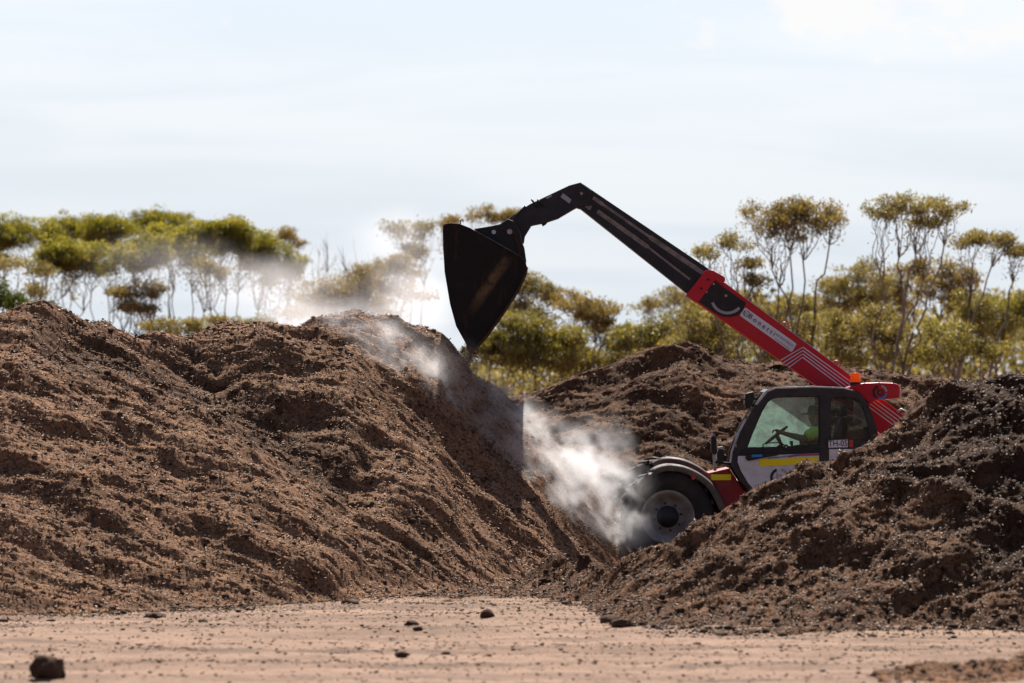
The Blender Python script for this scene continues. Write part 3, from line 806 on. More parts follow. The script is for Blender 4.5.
# chassis, axles, hood
slab('chassis', [(690, 498), (720, 486), (745, 480), (900, 470), (925, 480), (925, 528), (700, 536)], 59.34, 60.66, M['red_dark'], TH, 0.01)
tubeobj('axle', [(W(668, 517, 59.3).x, 59.25, W(668, 517, 59.3).z), (W(668, 511, 60.7).x, 60.75, W(668, 511, 60.7).z)], 0.11, M['black'], TH, 12)
tubeobj('axle', [(W(884, 517, 59.3).x, 59.25, W(884, 517, 59.3).z), (W(884, 517, 60.7).x, 60.75, W(884, 517, 60.7).z)], 0.11, M['black'], TH, 12)
slab('engine_hood', [(770, 470), (775, 452), (880, 446), (900, 455), (900, 490), (770, 495)], 60.40, 61.10, M['red'], TH, 0.03)
fp = slab('front_panel', [(708, 473), (729, 468), (746, 494), (746, 540), (728, 540), (716, 488)], 58.98, 59.80, M['red_dark'], TH, 0.012)
slab('yellow_strip', [(710.5, 474.5), (731, 474.2), (731, 480), (711.5, 480.2)], 58.972, 58.977, M['yellow'], fp, 0)

# cab
D0, D1 = 58.85, 59.84
outer = [(749, 491), (742, 483), (736, 474), (731, 464), (732.5, 452), (740, 432), (754, 406), (764, 393), (769, 389.5), (776, 388), (813, 386.8), (843, 388), (853, 390), (861, 395), (868, 404), (873, 416), (877, 430), (881, 452), (884, 492)]
win_f = [(746.5, 448.5), (752, 434), (762, 411), (768, 401.5), (772, 398.3), (778, 397), (820, 396), (820, 445.8), (782, 448)]
win_r = [(831, 440.5), (831, 397.5), (846, 396.5), (854, 397.5), (860, 401), (864, 409), (868, 423), (870.5, 440.5)]
door_h = [(738, 456), (783, 454.6), (819, 453), (819, 492), (756, 492), (748, 483), (741, 471), (737.5, 462)]
rear_h = [(829, 449), (872, 449), (876, 492), (829, 492)]
cabf = slab('cab_frame', outer, D0, D0 + 0.07, M['charcoal'], TH, 0.010, holes=[win_f, win_r])
rim_in = [(x, y) for x, y in outer]
slab('cab_frame', outer, D1 - 0.06, D1, M['charcoal'], TH, 0.006, dref=D0, holes=[win_f, win_r])
# door skin and quarter panel a little proud of the frame
dr = slab('door', door_h, D0 - 0.012, D0 + 0.01, M['white'], TH, 0.004, dref=D0)
qp = slab('rear_panel', rear_h, D0 - 0.012, D0 + 0.01, M['white'], TH, 0.004, dref=D0)
gl = slab('door_window', [(x, y) for x, y in win_f], D0 + 0.03, D0 + 0.036, M['glass'], TH, 0, dref=D0)
slab('rear_window', win_r, D0 + 0.03, D0 + 0.036, M['glass_dark'], TH, 0, dref=D0)
slab('side_window', win_f, D1 - 0.032, D1 - 0.026, M['glass_far'], TH, 0, dref=D0)
slab('side_window', win_r, D1 - 0.032, D1 - 0.026, M['glass_dark'], TH, 0, dref=D0)
# dark seal round the door glass
def inset(poly, k, c=None):
    cx = sum(p[0] for p in poly) / len(poly); cy = sum(p[1] for p in poly) / len(poly)
    return [(cx + (x - cx) * k, cy + (y - cy) * k) for x, y in poly]
slab('window_seal', inset(win_f, 1.012), D0 + 0.018, D0 + 0.028, M['decal_black'], gl, 0, dref=D0, holes=[inset(win_f, 0.965)])
# roof skin, cross rails, floor, screen and rear glass
slab('roof', [(764, 392), (768, 389), (775, 387), (813, 385.8), (843, 387), (854, 390), (854, 392), (843, 389.3), (813, 388), (776, 389.4), (768, 392)], D0 + 0.03, D1 + 0.02, M['glass_roof'], TH, 0.002, dref=D0)
for q in (768, 797, 826, 846): slab('roof_bar', [(q, 390.6), (q + 3.4, 390.2), (q + 3.4, 392.6), (q, 393)], D0 + 0.07, D1 - 0.06, M['black'], TH, 0.003, dref=D0)
slab('roof_edge', [(766, 390.5), (776, 387.2), (813, 386.1), (843, 387.3), (853, 390), (853, 391), (843, 388.6), (813, 387.6), (776, 388.8), (768, 392)], D0 - 0.004, D0 + 0.029, M['roofgrey'], TH, 0.003, dref=D0)
slab('cab_floor', [(752, 488), (884, 488), (884, 494), (752, 494)], D0 + .07, D1 - .06, M['black'], TH, 0.004, dref=D0)
slab('windscreen', [(733, 455), (741, 431), (755, 405), (765, 392), (766, 393), (756, 406), (742, 432), (734.3, 455)], D0 + 0.02, D1 - 0.02, M['glass'], TH, 0, dref=D0)
slab('screen_edge', strip([(730.5, 463), (732, 451.5), (739.5, 431.5), (746, 419)], 2.4), D0 + 0.0, D0 + 0.05, M['roofgrey'], TH, 0.003, dref=D0)
slab('windscreen_corner', [(754.5, 404), (765, 391.5), (768, 391), (766.5, 393.5), (757, 405)], D0 - 0.006, D0 + 0.03, M['roofgrey'], TH, 0.003, dref=D0)
slab('cab_back', [(878, 446), (884, 492), (880, 492), (874, 446)], D0 + 0.07, D1 - 0.06, M['charcoal'], TH, 0.004, dref=D0)
slab('dashboard', [(738, 458), (762, 448), (770, 450), (766, 488), (748, 488)], D0 + 0.12, D1 - 0.08, M['black'], TH, 0.012, dref=D0)
# door furniture
slab('belt_band', [(739, 454.2), (744, 449.8), (783, 450), (820, 448), (820, 451.6), (783, 453.8)], D0 - 0.016, D0 - 0.001, M['black'], dr, 0.003, dref=D0)
hd = slab('door_handle', [(745.5, 455), (750, 454), (776, 453.3), (778, 455.2), (760, 458.4), (753, 460), (748, 461), (745.5, 458.5)], D0 - 0.045, D0 - 0.014, M['black'], dr, 0.005, dref=D0)
disc('lock', 748.2, 457.6, 1.4, D0 - 0.05, D0 - 0.045, M['steel'], hd) if False else None
slab('maker_plate', [(751.5, 454.6), (762, 454.2), (762, 456.8), (751.5, 457.2)], D0 - 0.05, D0 - 0.046, M['decal_blue'], dr, 0, dref=D0)
slab('yellow_strip', [(759.5, 459.2), (818, 457.3), (818, 463.2), (759.5, 466.2)], D0 - 0.020, D0 - 0.0125, M['yellow'], dr, 0, dref=D0)
slab('decal_stripe', strip([(768, 458.3), (782, 456.9), (796, 454.6), (819, 453.6)], 1.0), D0 - 0.017, D0 - 0.0125, M['decal_blue'], dr, 0, dref=D0)
slab('decal_stripe', strip([(788, 456.6), (800, 455.1), (819, 454.6)], 1.7), D0 - 0.018, D0 - 0.013, M['decal_red'], dr, 0, dref=D0)
def arc(cx, cy, r0, r1, a0, a1, n=14):
    a = [R(a0 + (a1 - a0) * i / n) for i in range(n + 1)]
    return [(cx + r1 * math.cos(t), cy - r1 * math.sin(t)) for t in a] + [(cx + r0 * math.cos(t), cy - r0 * math.sin(t)) for t in a[::-1]]
def logo(cx, cy, r, d, parent, dref, letter_mat, top_mat):
    slab('logo_arc', arc(cx, cy, r * .72, r, 110, 235), d - 0.005, d, M['decal_black'], parent, 0, dref=dref)
    slab('logo_arc', arc(cx, cy, r * .72, r, 5, 80), d - 0.005, d, top_mat, parent, 0, dref=dref)
    slab('logo_arc', arc(cx, cy, r * .72, r, 255, 350), d - 0.005, d, M['decal_blue'], parent, 0, dref=dref)
    slab('logo_letter', arc(cx + r * .06, cy + r * .08, r * .26, r * .40, -180, 178, 20), d - 0.005, d, letter_mat, parent, 0, dref=dref)
    slab('logo_letter', [(cx - r * .34, cy - r * .55), (cx - r * .20, cy - r * .55), (cx - r * .20, cy + r * .4), (cx - r * .34, cy + r * .4)], d - 0.006, d, letter_mat, parent, 0, dref=dref)
logo(779.5, 477.5, 9.5, D0 - 0.0125, dr, D0, M['decal_grey'], M['decal_grey'])
disc('door_latch', 786, 447.0, 2.6, D0 - 0.02, D0 + 0.0, M['black'], dr, 14)
disc('door_latch', 786, 447.0, 1.0, D0 - 0.028, D0 - 0.02, M['steel'], dr, 10)
tubeobj('grab_bar', [W(763, 449, D0 - .01), W(763, 444.5, D0 - .02), W(766, 443, D0 - .02), W(781, 442.6, D0 - .02), W(784, 445, D0 - .01)], 0.007, M['black'], dr, 6)

def text(name, body, px, py, size_px, d, ang, mat, parent, spacing=1.0, align='CENTER', xs_=1.0):
    cu = bpy.data.curves.new(name, 'FONT'); cu.body = body; cu.align_x = align; cu.align_y = 'CENTER'
    cu.size = size_px * d / F; cu.extrude = 0.0015; cu.space_character = spacing
    cu.resolution_u = 3
    if mat: cu.materials.append(mat)
    tmp = bpy.data.objects.new(name, cu); COL.objects.link(tmp)
    me = bpy.data.meshes.new_from_object(tmp.evaluated_get(bpy.context.evaluated_depsgraph_get()))
    bpy.data.objects.remove(tmp); me.name = name
    o = bpy.data.objects.new(name, me); COL.objects.link(o)
    a = R(ang); u = Vector((math.cos(a), 0, math.sin(a))); v = Vector((-math.sin(a), 0, math.cos(a))); w = u.cross(v)
    p = W(px, py, d)
    mw = Matrix(((u.x * xs_, v.x, w.x, p.x), (u.y * xs_, v.y, w.y, p.y), (u.z * xs_, v.z, w.z, p.z), (0, 0, 0, 1)))
    o.parent = parent
    if parent.type == 'EMPTY': o.matrix_parent_inverse = Matrix.Translation(-parent.location)
    o.matrix_basis = mw
    return o
pl = slab('number_plate', [(828.3, 440.3), (847.6, 439.6), (847.6, 447.2), (828.3, 447.6)], D0 - 0.030, D0 - 0.014, M['decal_white'], TH, 0.002, dref=D0)
text('lettering', 'TH-05', 838, 443.7, 8.6, D0 - 0.033, 1.5, M['decal_black'], pl, 0.98, xs_=0.86)
slab('red_sticker', [(849, 440), (853, 440), (853, 447.2), (849, 447.2)], D0 - 0.018, D0 - 0.001, M['decal_red'], TH, 0, dref=D0)

# seat, steering wheel, lever
st = slab('seat', [(800, 452), (834, 447), (838, 452), (836, 460), (804, 462)], 59.10, 59.58, M['seat'], TH, 0.02)
slab('seat_back', [(833, 452), (836, 432), (840, 419), (847, 418), (848, 432), (842, 455)], 59.12, 59.56, M['seat'], st, 0.02)
slab('headrest', [(840, 417), (841, 407), (847, 406), (848, 416)], 59.24, 59.44, M['seat'], st, 0.02)
slab('seat_base', [(806, 462), (836, 459), (838, 488), (808, 488)], 59.16, 59.5, M['black'], st, 0.01)
sc_ = W(776.5, 435, 59.34); sd = Vector((-0.62, 0, 0.78)).normalized()
bm = bmesh.new()
e1 = Vector((0, 1, 0)); e2 = sd.cross(e1)
ringpts = [sc_ + (e1 * math.cos(2 * math.pi * k / 28) + e2 * math.sin(2 * math.pi * k / 28)) * 0.17 for k in range(29)]
tube(bm, ringpts, 0.014, 8, caps=False)
for k in (0, 9, 19): tube(bm, [sc_, ringpts[k]], 0.012, 6)
sw = bobj('steering_wheel', bm, M['decal_black'], TH, smooth=True)
tubeobj('steering_column', [sc_, sc_ - sd * 0.10 + Vector((0, 0, -0.05)), W(765, 460, 59.34)], 0.03, M['black'], sw, 8)
tubeobj('control_lever', [W(795, 462, 59.72), W(793, 450, 59.72), W(791, 441, 59.72)], [0.012, 0.012, 0.024], M['black'], TH, 8)
slab('side_console', [(784, 462), (832, 458), (836, 488), (786, 488)], 59.64, 59.77, M['black'], TH, 0.012)

# lights, mirrors, beacon
wl_ = slab('work_light', [(745.5, 393.5), (753.5, 391.5), (755, 398), (751, 407), (746, 410), (744.5, 404)], 58.82, 59.02, M['black'], TH, 0.012)
slab('light_bracket', strip([(752, 398), (760, 400)], 2.4), 58.9, 58.95, M['black'], wl_, 0.002)
slab('lens', [(744.0, 396), (745.2, 396), (745.2, 404), (744.0, 404)], 58.85, 59.0, M['lamp'], wl_, 0.002)
tubeobj('light_rod', [W(748, 400, 58.8), W(742, 399, 58.8)], 0.008, M['black'], wl_, 6)
slab('work_light', [(745.5, 393.5), (753.5, 391.5), (755, 398), (751, 405), (746, 406)], 59.62, 59.82, M['black'], TH, 0.012)
mr = slab('mirror', [(711, 437), (713.6, 435), (716.5, 440), (717, 453), (714, 455.5), (711, 452)], 58.70, 58.86, M['black'], TH, 0.010)
slab('mirror_glass', [(717.2, 441), (717.8, 441), (717.8, 452), (717.2, 452)], 58.72, 58.84, M['mirror'], mr, 0)
tubeobj('mirror_stalk', [W(713.3, 433.6, 58.78), W(713.0, 445, 58.78), W(714.5, 458, 58.8), W(715, 470, 58.9)], [0.016, 0.012, 0.022, 0.022], M['roofgrey'], mr, 8)
tubeobj('mirror_arm', [W(715, 462, 58.82), W(724, 463, 58.86), W(732, 464, 58.9)], 0.016, M['black'], mr, 8)
hl = slab('headlight', [(717, 449), (721, 447.6), (724, 451), (724, 459), (720, 462), (717, 460)], 58.86, 59.04, M['black'], TH, 0.014)
slab('lens', [(716.2, 450), (717.1, 450), (717.1, 459.4), (716.2, 459.4)], 58.88, 59.02, M['lamp'], hl, 0.003)
slab('lens_cowl', [(717.4, 447.2), (723, 446.6), (724.4, 449), (718, 450)], 58.86, 59.04, M['roofgrey'], hl, 0.004)
wb = [W(747, 420, 58.86), W(738, 440, 58.87), W(736, 448, 58.9)]
tubeobj('wiper', wb, 0.007, M['black'], TH, 6)
tubeobj('mirror_bracket', [W(740, 431, 58.84), W(736, 434, 58.82), W(735, 441, 58.83), W(736, 447, 58.84)], 0.010, M['roofgrey'], TH, 6)

# rear cover with emblem and beacon
cov = slab('rear_cover', [(846, 388), (855, 384.6), (864.6, 383), (879, 382.4), (893, 383), (898.4, 384.2), (900, 387), (900, 398), (876, 400), (870.7, 404), (865, 399), (858.5, 392)], 59.36, 59.84, M['red'], TH, 0.018)
logo(880, 392.2, 7.4, 59.357, cov, 59.357, M['decal_black'], M['decal_grey'])
slab('tail_lamp', [(899.6, 388.5), (901.2, 389.5), (901.2, 395), (899.6, 396.5)], 59.42, 59.78, M['lamp'], cov, 0.004)
bc = disc('beacon_base', 0, 0, 1, 59, 59.01, None, TH) if False else None
cb = W(855.4, 385, 59.45)
def lathe_z(name, prof, c, mat, parent, seg=20):
    V, Fc = [], []
    for r, h in prof:
        for k in range(seg):
            a = 2 * math.pi * k / seg; V.append((c.x + r * math.cos(a), c.y + r * math.sin(a), c.z + h))
    for i in range(len(prof) - 1):
        for k in range(seg):
            a, b = i * seg + k, i * seg + (k + 1) % seg; Fc.append((a, b, b + seg, a + seg))
    return mobj(name, V, Fc, mat, parent, smooth=True)
be = lathe_z('beacon', [(0.0, -0.06), (0.072, -0.06), (0.072, 0.028), (0.066, 0.036), (0.0, 0.036)], cb, M['black'], TH)
lathe_z('amber_lens', [(0.062, 0.036), (0.066, 0.05), (0.064, 0.14), (0.058, 0.152), (0.0, 0.155)], cb, M['amber'], be)

# boom
bo = slab('outer_boom', [(697, 302), (709, 271), (723.5, 282), (849, 374.5), (908, 418), (910, 436), (884, 436), (817, 386)], 59.92, 60.34, M['red'], TH, 0.008)
slab('boom_collar', [(686, 295), (704.5, 271.5), (708, 269.6), (713, 270.4), (724.8, 277), (725.4, 280), (723, 284.2), (715, 280), (698, 303)], 59.88, 60.38, M['red'], bo, 0.008)
slab('slide_plate', [(698.5, 301.6), (714.6, 281), (746, 303), (742.5, 311), (737.5, 315.5), (730, 317), (722, 316.4), (713, 311.6)], 59.90, 59.925, M['black'], bo, 0.004)
slab('scale_arc', arc(727.5, 297, 14.6, 17.4, 200, 318, 16), 59.895, 59.90, M['decal_grey'], bo, 0)
disc('pivot_pin', 726, 295.6, 1.4, 59.885, 59.90, M['steel'], bo, 12)
for q in ((708.2, 279.6), (701.5, 288.4)): disc('bolt_hole', q[0], q[1], 1.3, 59.872, 59.88, M['black'], bo, 10)
for q in ((713.8, 284), (706.6, 291.8)): disc('bolt', q[0], q[1], 1.1, 59.89, 59.90, M['decal_grey'], bo, 10)
slab('edge_trim', strip([(724.5, 283), (770, 316.4), (849, 374.6)], 1.1), 59.93, 60.33, M['decal_grey'], bo, 0.002)
nm = slab('name_board', [(744.6, 308), (746, 307.8), (795.6, 343), (796.4, 344.6), (792, 351.6), (790.6, 351.6), (740.4, 316), (740.2, 314.6)], 59.912, 59.92, M['decal_white'], bo, 0)
logo(746.6, 313.6, 3.2, 59.912, nm, 59.912, M['decal_grey'], M['decal_red'])
text('lettering', 'Bonetti', 762, 325.0, 7.0, 59.908, -36.0, M['decal_black'], nm, 1.55)
for k, t in enumerate((0, 1, 2.2, 3.2, 4.2, 5.4, 6.4, 7.4, 8.6)):   # a row of small print too fine to read
    c0 = (776.5 + t * 1.75, 334.2 + t * 1.26)
    slab('small_print', strip([c0, (c0[0] + 1.2, c0[1] + .86)], 2.0), 59.907, 59.9115, M['decal_grey'], nm, 0)
slab('small_print', strip([(775.0, 338.4), (790, 349.2)], 0.7), 59.907, 59.9115, M['decal_grey'], nm, 0)
for k in range(4):
    o_ = 2.9 * k
    slab('decal_stripe', strip([(780.5 + o_ * .9, 360.4 + o_ * .85), (803 - o_ * .05, 347.2 + o_ * 1.15), (852 - o_ * 0.4, 382.6 + o_ * 1.05), (905 - o_, 421 + o_ * 0.7)], 1.05), 59.914, 59.92, M['decal_white'], bo, 0)
def eye(px, py):
    bm = bmesh.new(); c = W(px, py, 60.1)
    tube(bm, [c + Vector((math.cos(a) * .048, 0, math.sin(a) * .048)) for a in [i * 2 * math.pi / 18 for i in range(19)]], .011, 6, caps=False)
    bobj('lifting_eye', bm, M['red'], bo, smooth=True)
eye(784.5, 326.2); eye(836.5, 364.6)
tubeobj('hydraulic_pipe', [W(722, 317.5, 59.95), W(738, 326.4, 59.95), W(790, 366.5, 59.95)], 0.012, M['black'], bo, 6)
tubeobj('hose_loop', [W(897, 412, 59.9), W(901, 409.4, 59.9), W(906, 412, 59.9), W(910, 418, 59.9)], 0.018, M['roofgrey'], bo, 6)
ib = slab('inner_boom', [(572, 206), (580, 182.5), (584, 184.6), (712, 271), (697, 301), (581, 209)], 59.97, 60.29, M['navy'], TH, 0.008)
for w_ in (strip([(593, 197.4), (603, 204.4)], 3.6), strip([(603, 204.4), (650, 237)], 2.6), strip([(650, 237), (705.6, 274.8)], 4.6),
           strip([(597.5, 211.2), (648, 247)], 4.4), strip([(648, 247), (690, 279.5)], 2.0), strip([(586, 205.0), (591, 208.4)], 4.4)):
    slab('slide_wear_strip', w_, 59.962, 59.969, M['wear'], ib, 0)
slab('boom_rib', strip([(594, 204.6), (700, 280.6)], 1.2), 59.955, 59.969, M['black'], ib, 0)
disc('cable_port', 593, 209, 2.2, 59.958, 59.969, M['decal_black'], ib, 14)
hdp = slab('boom_head', [(580.4, 182.2), (570, 185), (553, 193), (530, 204), (514, 214.5), (505, 222), (503, 236), (512, 244), (524, 243), (525, 236), (531.5, 225.4), (545, 222.6), (558, 218.4), (573.6, 209.2), (579, 206.2), (590, 206), (592, 191)], 59.94, 60.32, M['navy'], TH, 0.010)
disc('pivot_pin', 581.5, 193.4, 5.6, 59.915, 59.94, M['black'], hdp, 20)
disc('pin_cap', 581.5, 193.4, 1.5, 59.905, 59.915, M['steel'], hdp, 12)
slab('data_plate', [(563, 193), (571.6, 199.6), (569.4, 203.6), (560.6, 197)], 59.93, 59.939, M['decal_grey'], hdp, 0)
slab('data_plate', [(545.6, 197.6), (551, 194.4), (552.4, 196), (547, 199)], 59.93, 59.939, M['decal_grey'], hdp, 0)
for x in (531.5, 537.5):
    tubeobj('hose_fitting', [W(x, 199.4, 59.93), W(x + 2.6, 203, 59.92), W(x + 6, 207, 59.92)], 0.013, M['black'], hdp, 8)
slab('rust_lug', [(541, 222.6), (549, 220.4), (546, 224), (543, 226)], 60.0, 60.26, M['rust'], hdp, 0.003)
tubeobj('hydraulic_hose', [W(525, 206, 59.91), W(514, 218, 59.9), W(512, 231, 59.9), W(520, 240, 59.9)], 0.016, M['black'], hdp, 8)
cr = slab('quick_hitch', [(474, 228.6), (490, 226), (500, 224), (508, 219), (514, 221), (520, 232), (522.5, 243), (524.5, 248), (526.5, 262), (518, 262), (508, 252), (494, 243)], 59.62, 60.62, M['black'], TH, 0.010)
disc('hitch_pin', 509.6, 231.6, 2.7, 59.59, 59.62, M['steel'], cr, 14)
disc('hitch_pin', 493.8, 232, 2.2, 59.59, 59.62, M['lamp'], cr, 14)
slab('hitch_flange', strip([(500, 228), (512, 232), (519, 246), (520, 258)], 3.0), 59.60, 59.62, M['rust'], cr, 0)

# bucket
side = [(442.8, 232), (443, 225.4), (446, 223.6), (452, 222.9), (459, 223.6), (469.5, 227.6), (496, 242), (512, 251), (520, 256.5), (525.5, 262), (527.4, 268), (526, 274), (519.6, 288), (504, 312), (487, 335.5), (474.5, 350), (471.5, 352), (468.5, 350), (466, 344), (456, 326), (450, 304), (444.6, 272), (443, 246)]
B0, B1 = 58.80, 61.22
bk = slab('bucket', side, B0, B0 + 0.03, M['bucket'], TH, 0.004)
slab('side_plate', side, B1 - 0.03, B1, M['bucket'], bk, 0.004, dref=B0)
top_ = [(443.4, 225.6), (452, 223.2), (459, 223.9), (469.5, 227.9), (496, 242.3), (512, 251.3), (520, 256.8), (525, 262), (526.9, 268), (525.5, 274), (519.1, 288), (503.5, 312), (486.5, 335), (473, 350)]
inn = [(x - 2.4 if y > 250 else x, y + (2.2 if y < 260 else -0.6)) for x, y in top_]
slab('shell', top_ + inn[::-1], B0 + 0.031, B1 - 0.031, M['bucket'], bk, 0, dref=B0)
slab('edge_band', strip([(497.5, 244), (511, 252.4), (518.6, 258.4), (522.4, 265), (521, 273), (514.6, 287), (499.6, 311), (484, 333)], 1.2), B0 - 0.012, B0, M['bucket'], bk, 0.002)
slab('rim_band', strip([(527.2, 267), (525.8, 274.4), (519.4, 288.4), (504, 312.2), (487, 335.6), (473.6, 350.6)], 2.2), B0 - 0.016, B0 - 0.001, M['rust'], bk, 0.003)
slab('cutting_edge', [(474.8, 349.6), (471.6, 352.6), (467.8, 351.6), (466, 346), (468.4, 345), (471.4, 347)], B0 - 0.01, B1 + 0.01, M['rust'], bk, 0.003, dref=B0)
tubeobj('hook', [W(460.5, 224.4, 59.0), W(460.4, 221, 59.0), W(462.4, 219, 59.0), W(463.4, 220.6, 59.0), W(462.6, 222, 59.0)], 0.008, M['black'], bk, 6)
# added dark crumbs that stand in for the shade below the bucket lip
r5 = np.random.default_rng(5)
n = 2600
t5 = r5.random(n); fx = -0.56 - 0.30 * r5.random(n) * (1 - t5) + 0.10 * r5.normal(size=n) * t5
P5 = np.stack([fx, 58.95 + 2.1 * r5.random(n), 2.82 + 0.75 * t5 * (fx < -0.55) - 0.35 * (1 - t5)], 1)
P5 = P5[(P5[:, 2] < 2.80) & (fx > -0.66)]
fl = chips('lip_shade_crumbs', P5, np.tile([0, 0, 1.0], (len(P5), 1)), 0.02, 0.08, PALM, M['chip'], None, 1.0)
tag(fl, 'added dark compost crumbs standing in for shade under the bucket lip', 'compost', kind='stuff')

# ------------------------------------------------------------------ the driver
def skinned(name, nodes, edges, mat, parent=None, sub=2, root=0):
    """nodes: key -> (position, radius); edges between keys"""
    keys = list(nodes); ix = {k: i for i, k in enumerate(keys)}
    me = bpy.data.meshes.new(name)
    me.from_pydata([tuple(nodes[k][0]) for k in keys], [(ix[a], ix[b]) for a, b in edges], [])
    o = bpy.data.objects.new(name, me); COL.objects.link(o)
    md = o.modifiers.new('skin', 'SKIN'); md.use_smooth_shade = True
    if not me.skin_vertices: 
        bpy.context.view_layer.update()
    for i, k in enumerate(keys):
        r = nodes[k][1]; r = r if isinstance(r, tuple) else (r, r)
        me.skin_vertices[0].data[i].radius = r
        me.skin_vertices[0].data[i].use_root = (i == root)
    o.modifiers.new('subdivision', 'SUBSURF').levels = sub
    o.modifiers['subdivision'].render_levels = sub
    dg = bpy.context.evaluated_depsgraph_get()
    m2 = bpy.data.meshes.new_from_object(o.evaluated_get(dg))
    m2.name = name; m2.materials.clear(); m2.materials.append(mat)
    m2.polygons.foreach_set('use_smooth', [True] * len(m2.polygons))
    o.modifiers.clear(); o.data = m2
    if parent is not None:
        o.parent = parent
    return o
DY = 59.34
def S(px, py, dy=0.0): return W(px - 6.0 * min(1.0, max(0.0, (px - 785) / 30)), py, DY + dy)
hip, chest, neck = S(824, 449), S(823, 431), S(822, 424)
body = {'hip': (hip, (.15, .12)), 'waist': (S(825, 442), (.145, .11)), 'chest': (S(823.5, 433), (.16, .12)), 'neckb': (S(822.6, 426.4), (.075, .075)), 'neck': (S(821.6, 423.6), .055), 'jaw': (S(820.4, 420.6), (.066, .075)), 'skull': (S(821.2, 415.5), (.085, .1)), 'top': (S(821.6, 411.2), (.06, .065))}
ed = [('hip', 'waist'), ('waist', 'chest'), ('chest', 'neckb'), ('neckb', 'neck'), ('neck', 'jaw'), ('jaw', 'skull'), ('skull', 'top')]
body['nose'] = (S(814.6, 418.2), .014); ed.append(('jaw', 'nose'))
for s_, nm_ in ((-1, 'near'), (1, 'far')):
    sh = S(822.5, 430.5, 0.19 * s_); elb = S(808.5, 438.8, 0.24 * s_); wr = S(784, 433.4, 0.17 * s_); hd_ = S(778.6, 431.0, 0.155 * s_)
    body['sh' + nm_] = (sh, .065); body['el' + nm_] = (elb, .047); body['mid' + nm_] = (elb.lerp(wr, .35), .044); body['wr' + nm_] = (wr, .028); body['palm' + nm_] = (hd_, (.022, .036))
    ed += [('chest', 'sh' + nm_), ('sh' + nm_, 'el' + nm_), ('el' + nm_, 'mid' + nm_), ('mid' + nm_, 'wr' + nm_), ('wr' + nm_, 'palm' + nm_)]
    for k in range(4):        # fingers close over the wheel rim
        off = (k - 1.5) * 0.02
        a = hd_ + Vector((-.045, off, .016 - .004 * abs(k - 1.5))); b = a + Vector((-.028, 0, -.014)); c = b + Vector((-.004, 0, -.026))
        body[f'f{k}a' + nm_] = (a, .0095); body[f'f{k}b' + nm_] = (b, .0085); body[f'f{k}c' + nm_] = (c, .0075)
        ed += [('palm' + nm_, f'f{k}a' + nm_), (f'f{k}a' + nm_, f'f{k}b' + nm_), (f'f{k}b' + nm_, f'f{k}c' + nm_)]
    t1 = hd_ + Vector((-.012, -.035 * s_, -.022)); t2 = t1 + Vector((-.026, .006 * s_, -.010))
    body['t1' + nm_] = (t1, .011); body['t2' + nm_] = (t2, .009); ed += [('palm' + nm_, 't1' + nm_), ('t1' + nm_, 't2' + nm_)]
    kn = S(793, 450, 0.14 * s_); an = S(788, 480, 0.13 * s_); to = S(778, 485, 0.13 * s_)
    body['th' + nm_] = (S(820, 451, 0.10 * s_), .09); body['kn' + nm_] = (kn, .062); body['ca' + nm_] = (kn.lerp(an, .35), .058); body['an' + nm_] = (an, .04); body['to' + nm_] = (to, .035)
    ed += [('hip', 'th' + nm_), ('th' + nm_, 'kn' + nm_), ('kn' + nm_, 'ca' + nm_), ('ca' + nm_, 'an' + nm_), ('an' + nm_, 'to' + nm_)]
person = skinned('person', body, ed, M['skin'])
tag(person, 'driver in a green hi-vis shirt and brimmed hat gripping the wheel', 'person')
shirt = {'hip': (S(824, 447), (.172, .14)), 'waist': (S(825, 441), (.168, .13)), 'chest': (S(823.5, 433), (.182, .14)), 'neckb': (S(822.8, 427.6), (.10, .09))}
se = [('hip', 'waist'), ('waist', 'chest'), ('chest', 'neckb')]
for s_, nm_ in ((-1, 'near'), (1, 'far')):
    sh = S(822.5, 430.5, 0.19 * s_); elb = S(808.5, 438.8, 0.24 * s_)
    shirt['sh' + nm_] = (sh, .085); shirt['sl' + nm_] = (sh.lerp(elb, .9), .082); se += [('chest', 'sh' + nm_), ('sh' + nm_, 'sl' + nm_)]
skinned('shirt', shirt, se, M['hivis'], person)
M['hivis'].node_tree.nodes['Principled BSDF'].inputs['Sheen Weight'].default_value = 0.3
tr = {'hip': (S(824, 449), (.168, .135))}; te = []
for s_, nm_ in ((-1, 'near'), (1, 'far')):
    kn = S(793, 450, 0.14 * s_); an = S(788, 478, 0.13 * s_)
    tr['th' + nm_] = (S(818, 451, 0.11 * s_), .105); tr['kn' + nm_] = (kn, .075); tr['an' + nm_] = (an, .058)
    te += [('hip', 'th' + nm_), ('th' + nm_, 'kn' + nm_), ('kn' + nm_, 'an' + nm_)]
skinned('trousers', tr, te, M['trousers'], person)
hc = S(821.4, 413.6)
hat = lathe_z('hat', [(0.17, -0.012), (0.175, 0.0), (0.15, 0.006), (0.105, 0.008), (0.10, 0.03), (0.092, 0.085), (0.07, 0.105), (0.0, 0.10)], hc, M['hat'], None, 24)
hat.parent = person
# eyes
for s_ in (-1, 1):
    bm = bmesh.new(); bmesh.ops.create_uvsphere(bm, u_segments=8, v_segments=6, radius=0.012)
    e_ = bobj('eye', bm, M['decal_black'], person); e_.location = S(816.0, 416.6, 0.032 * s_)

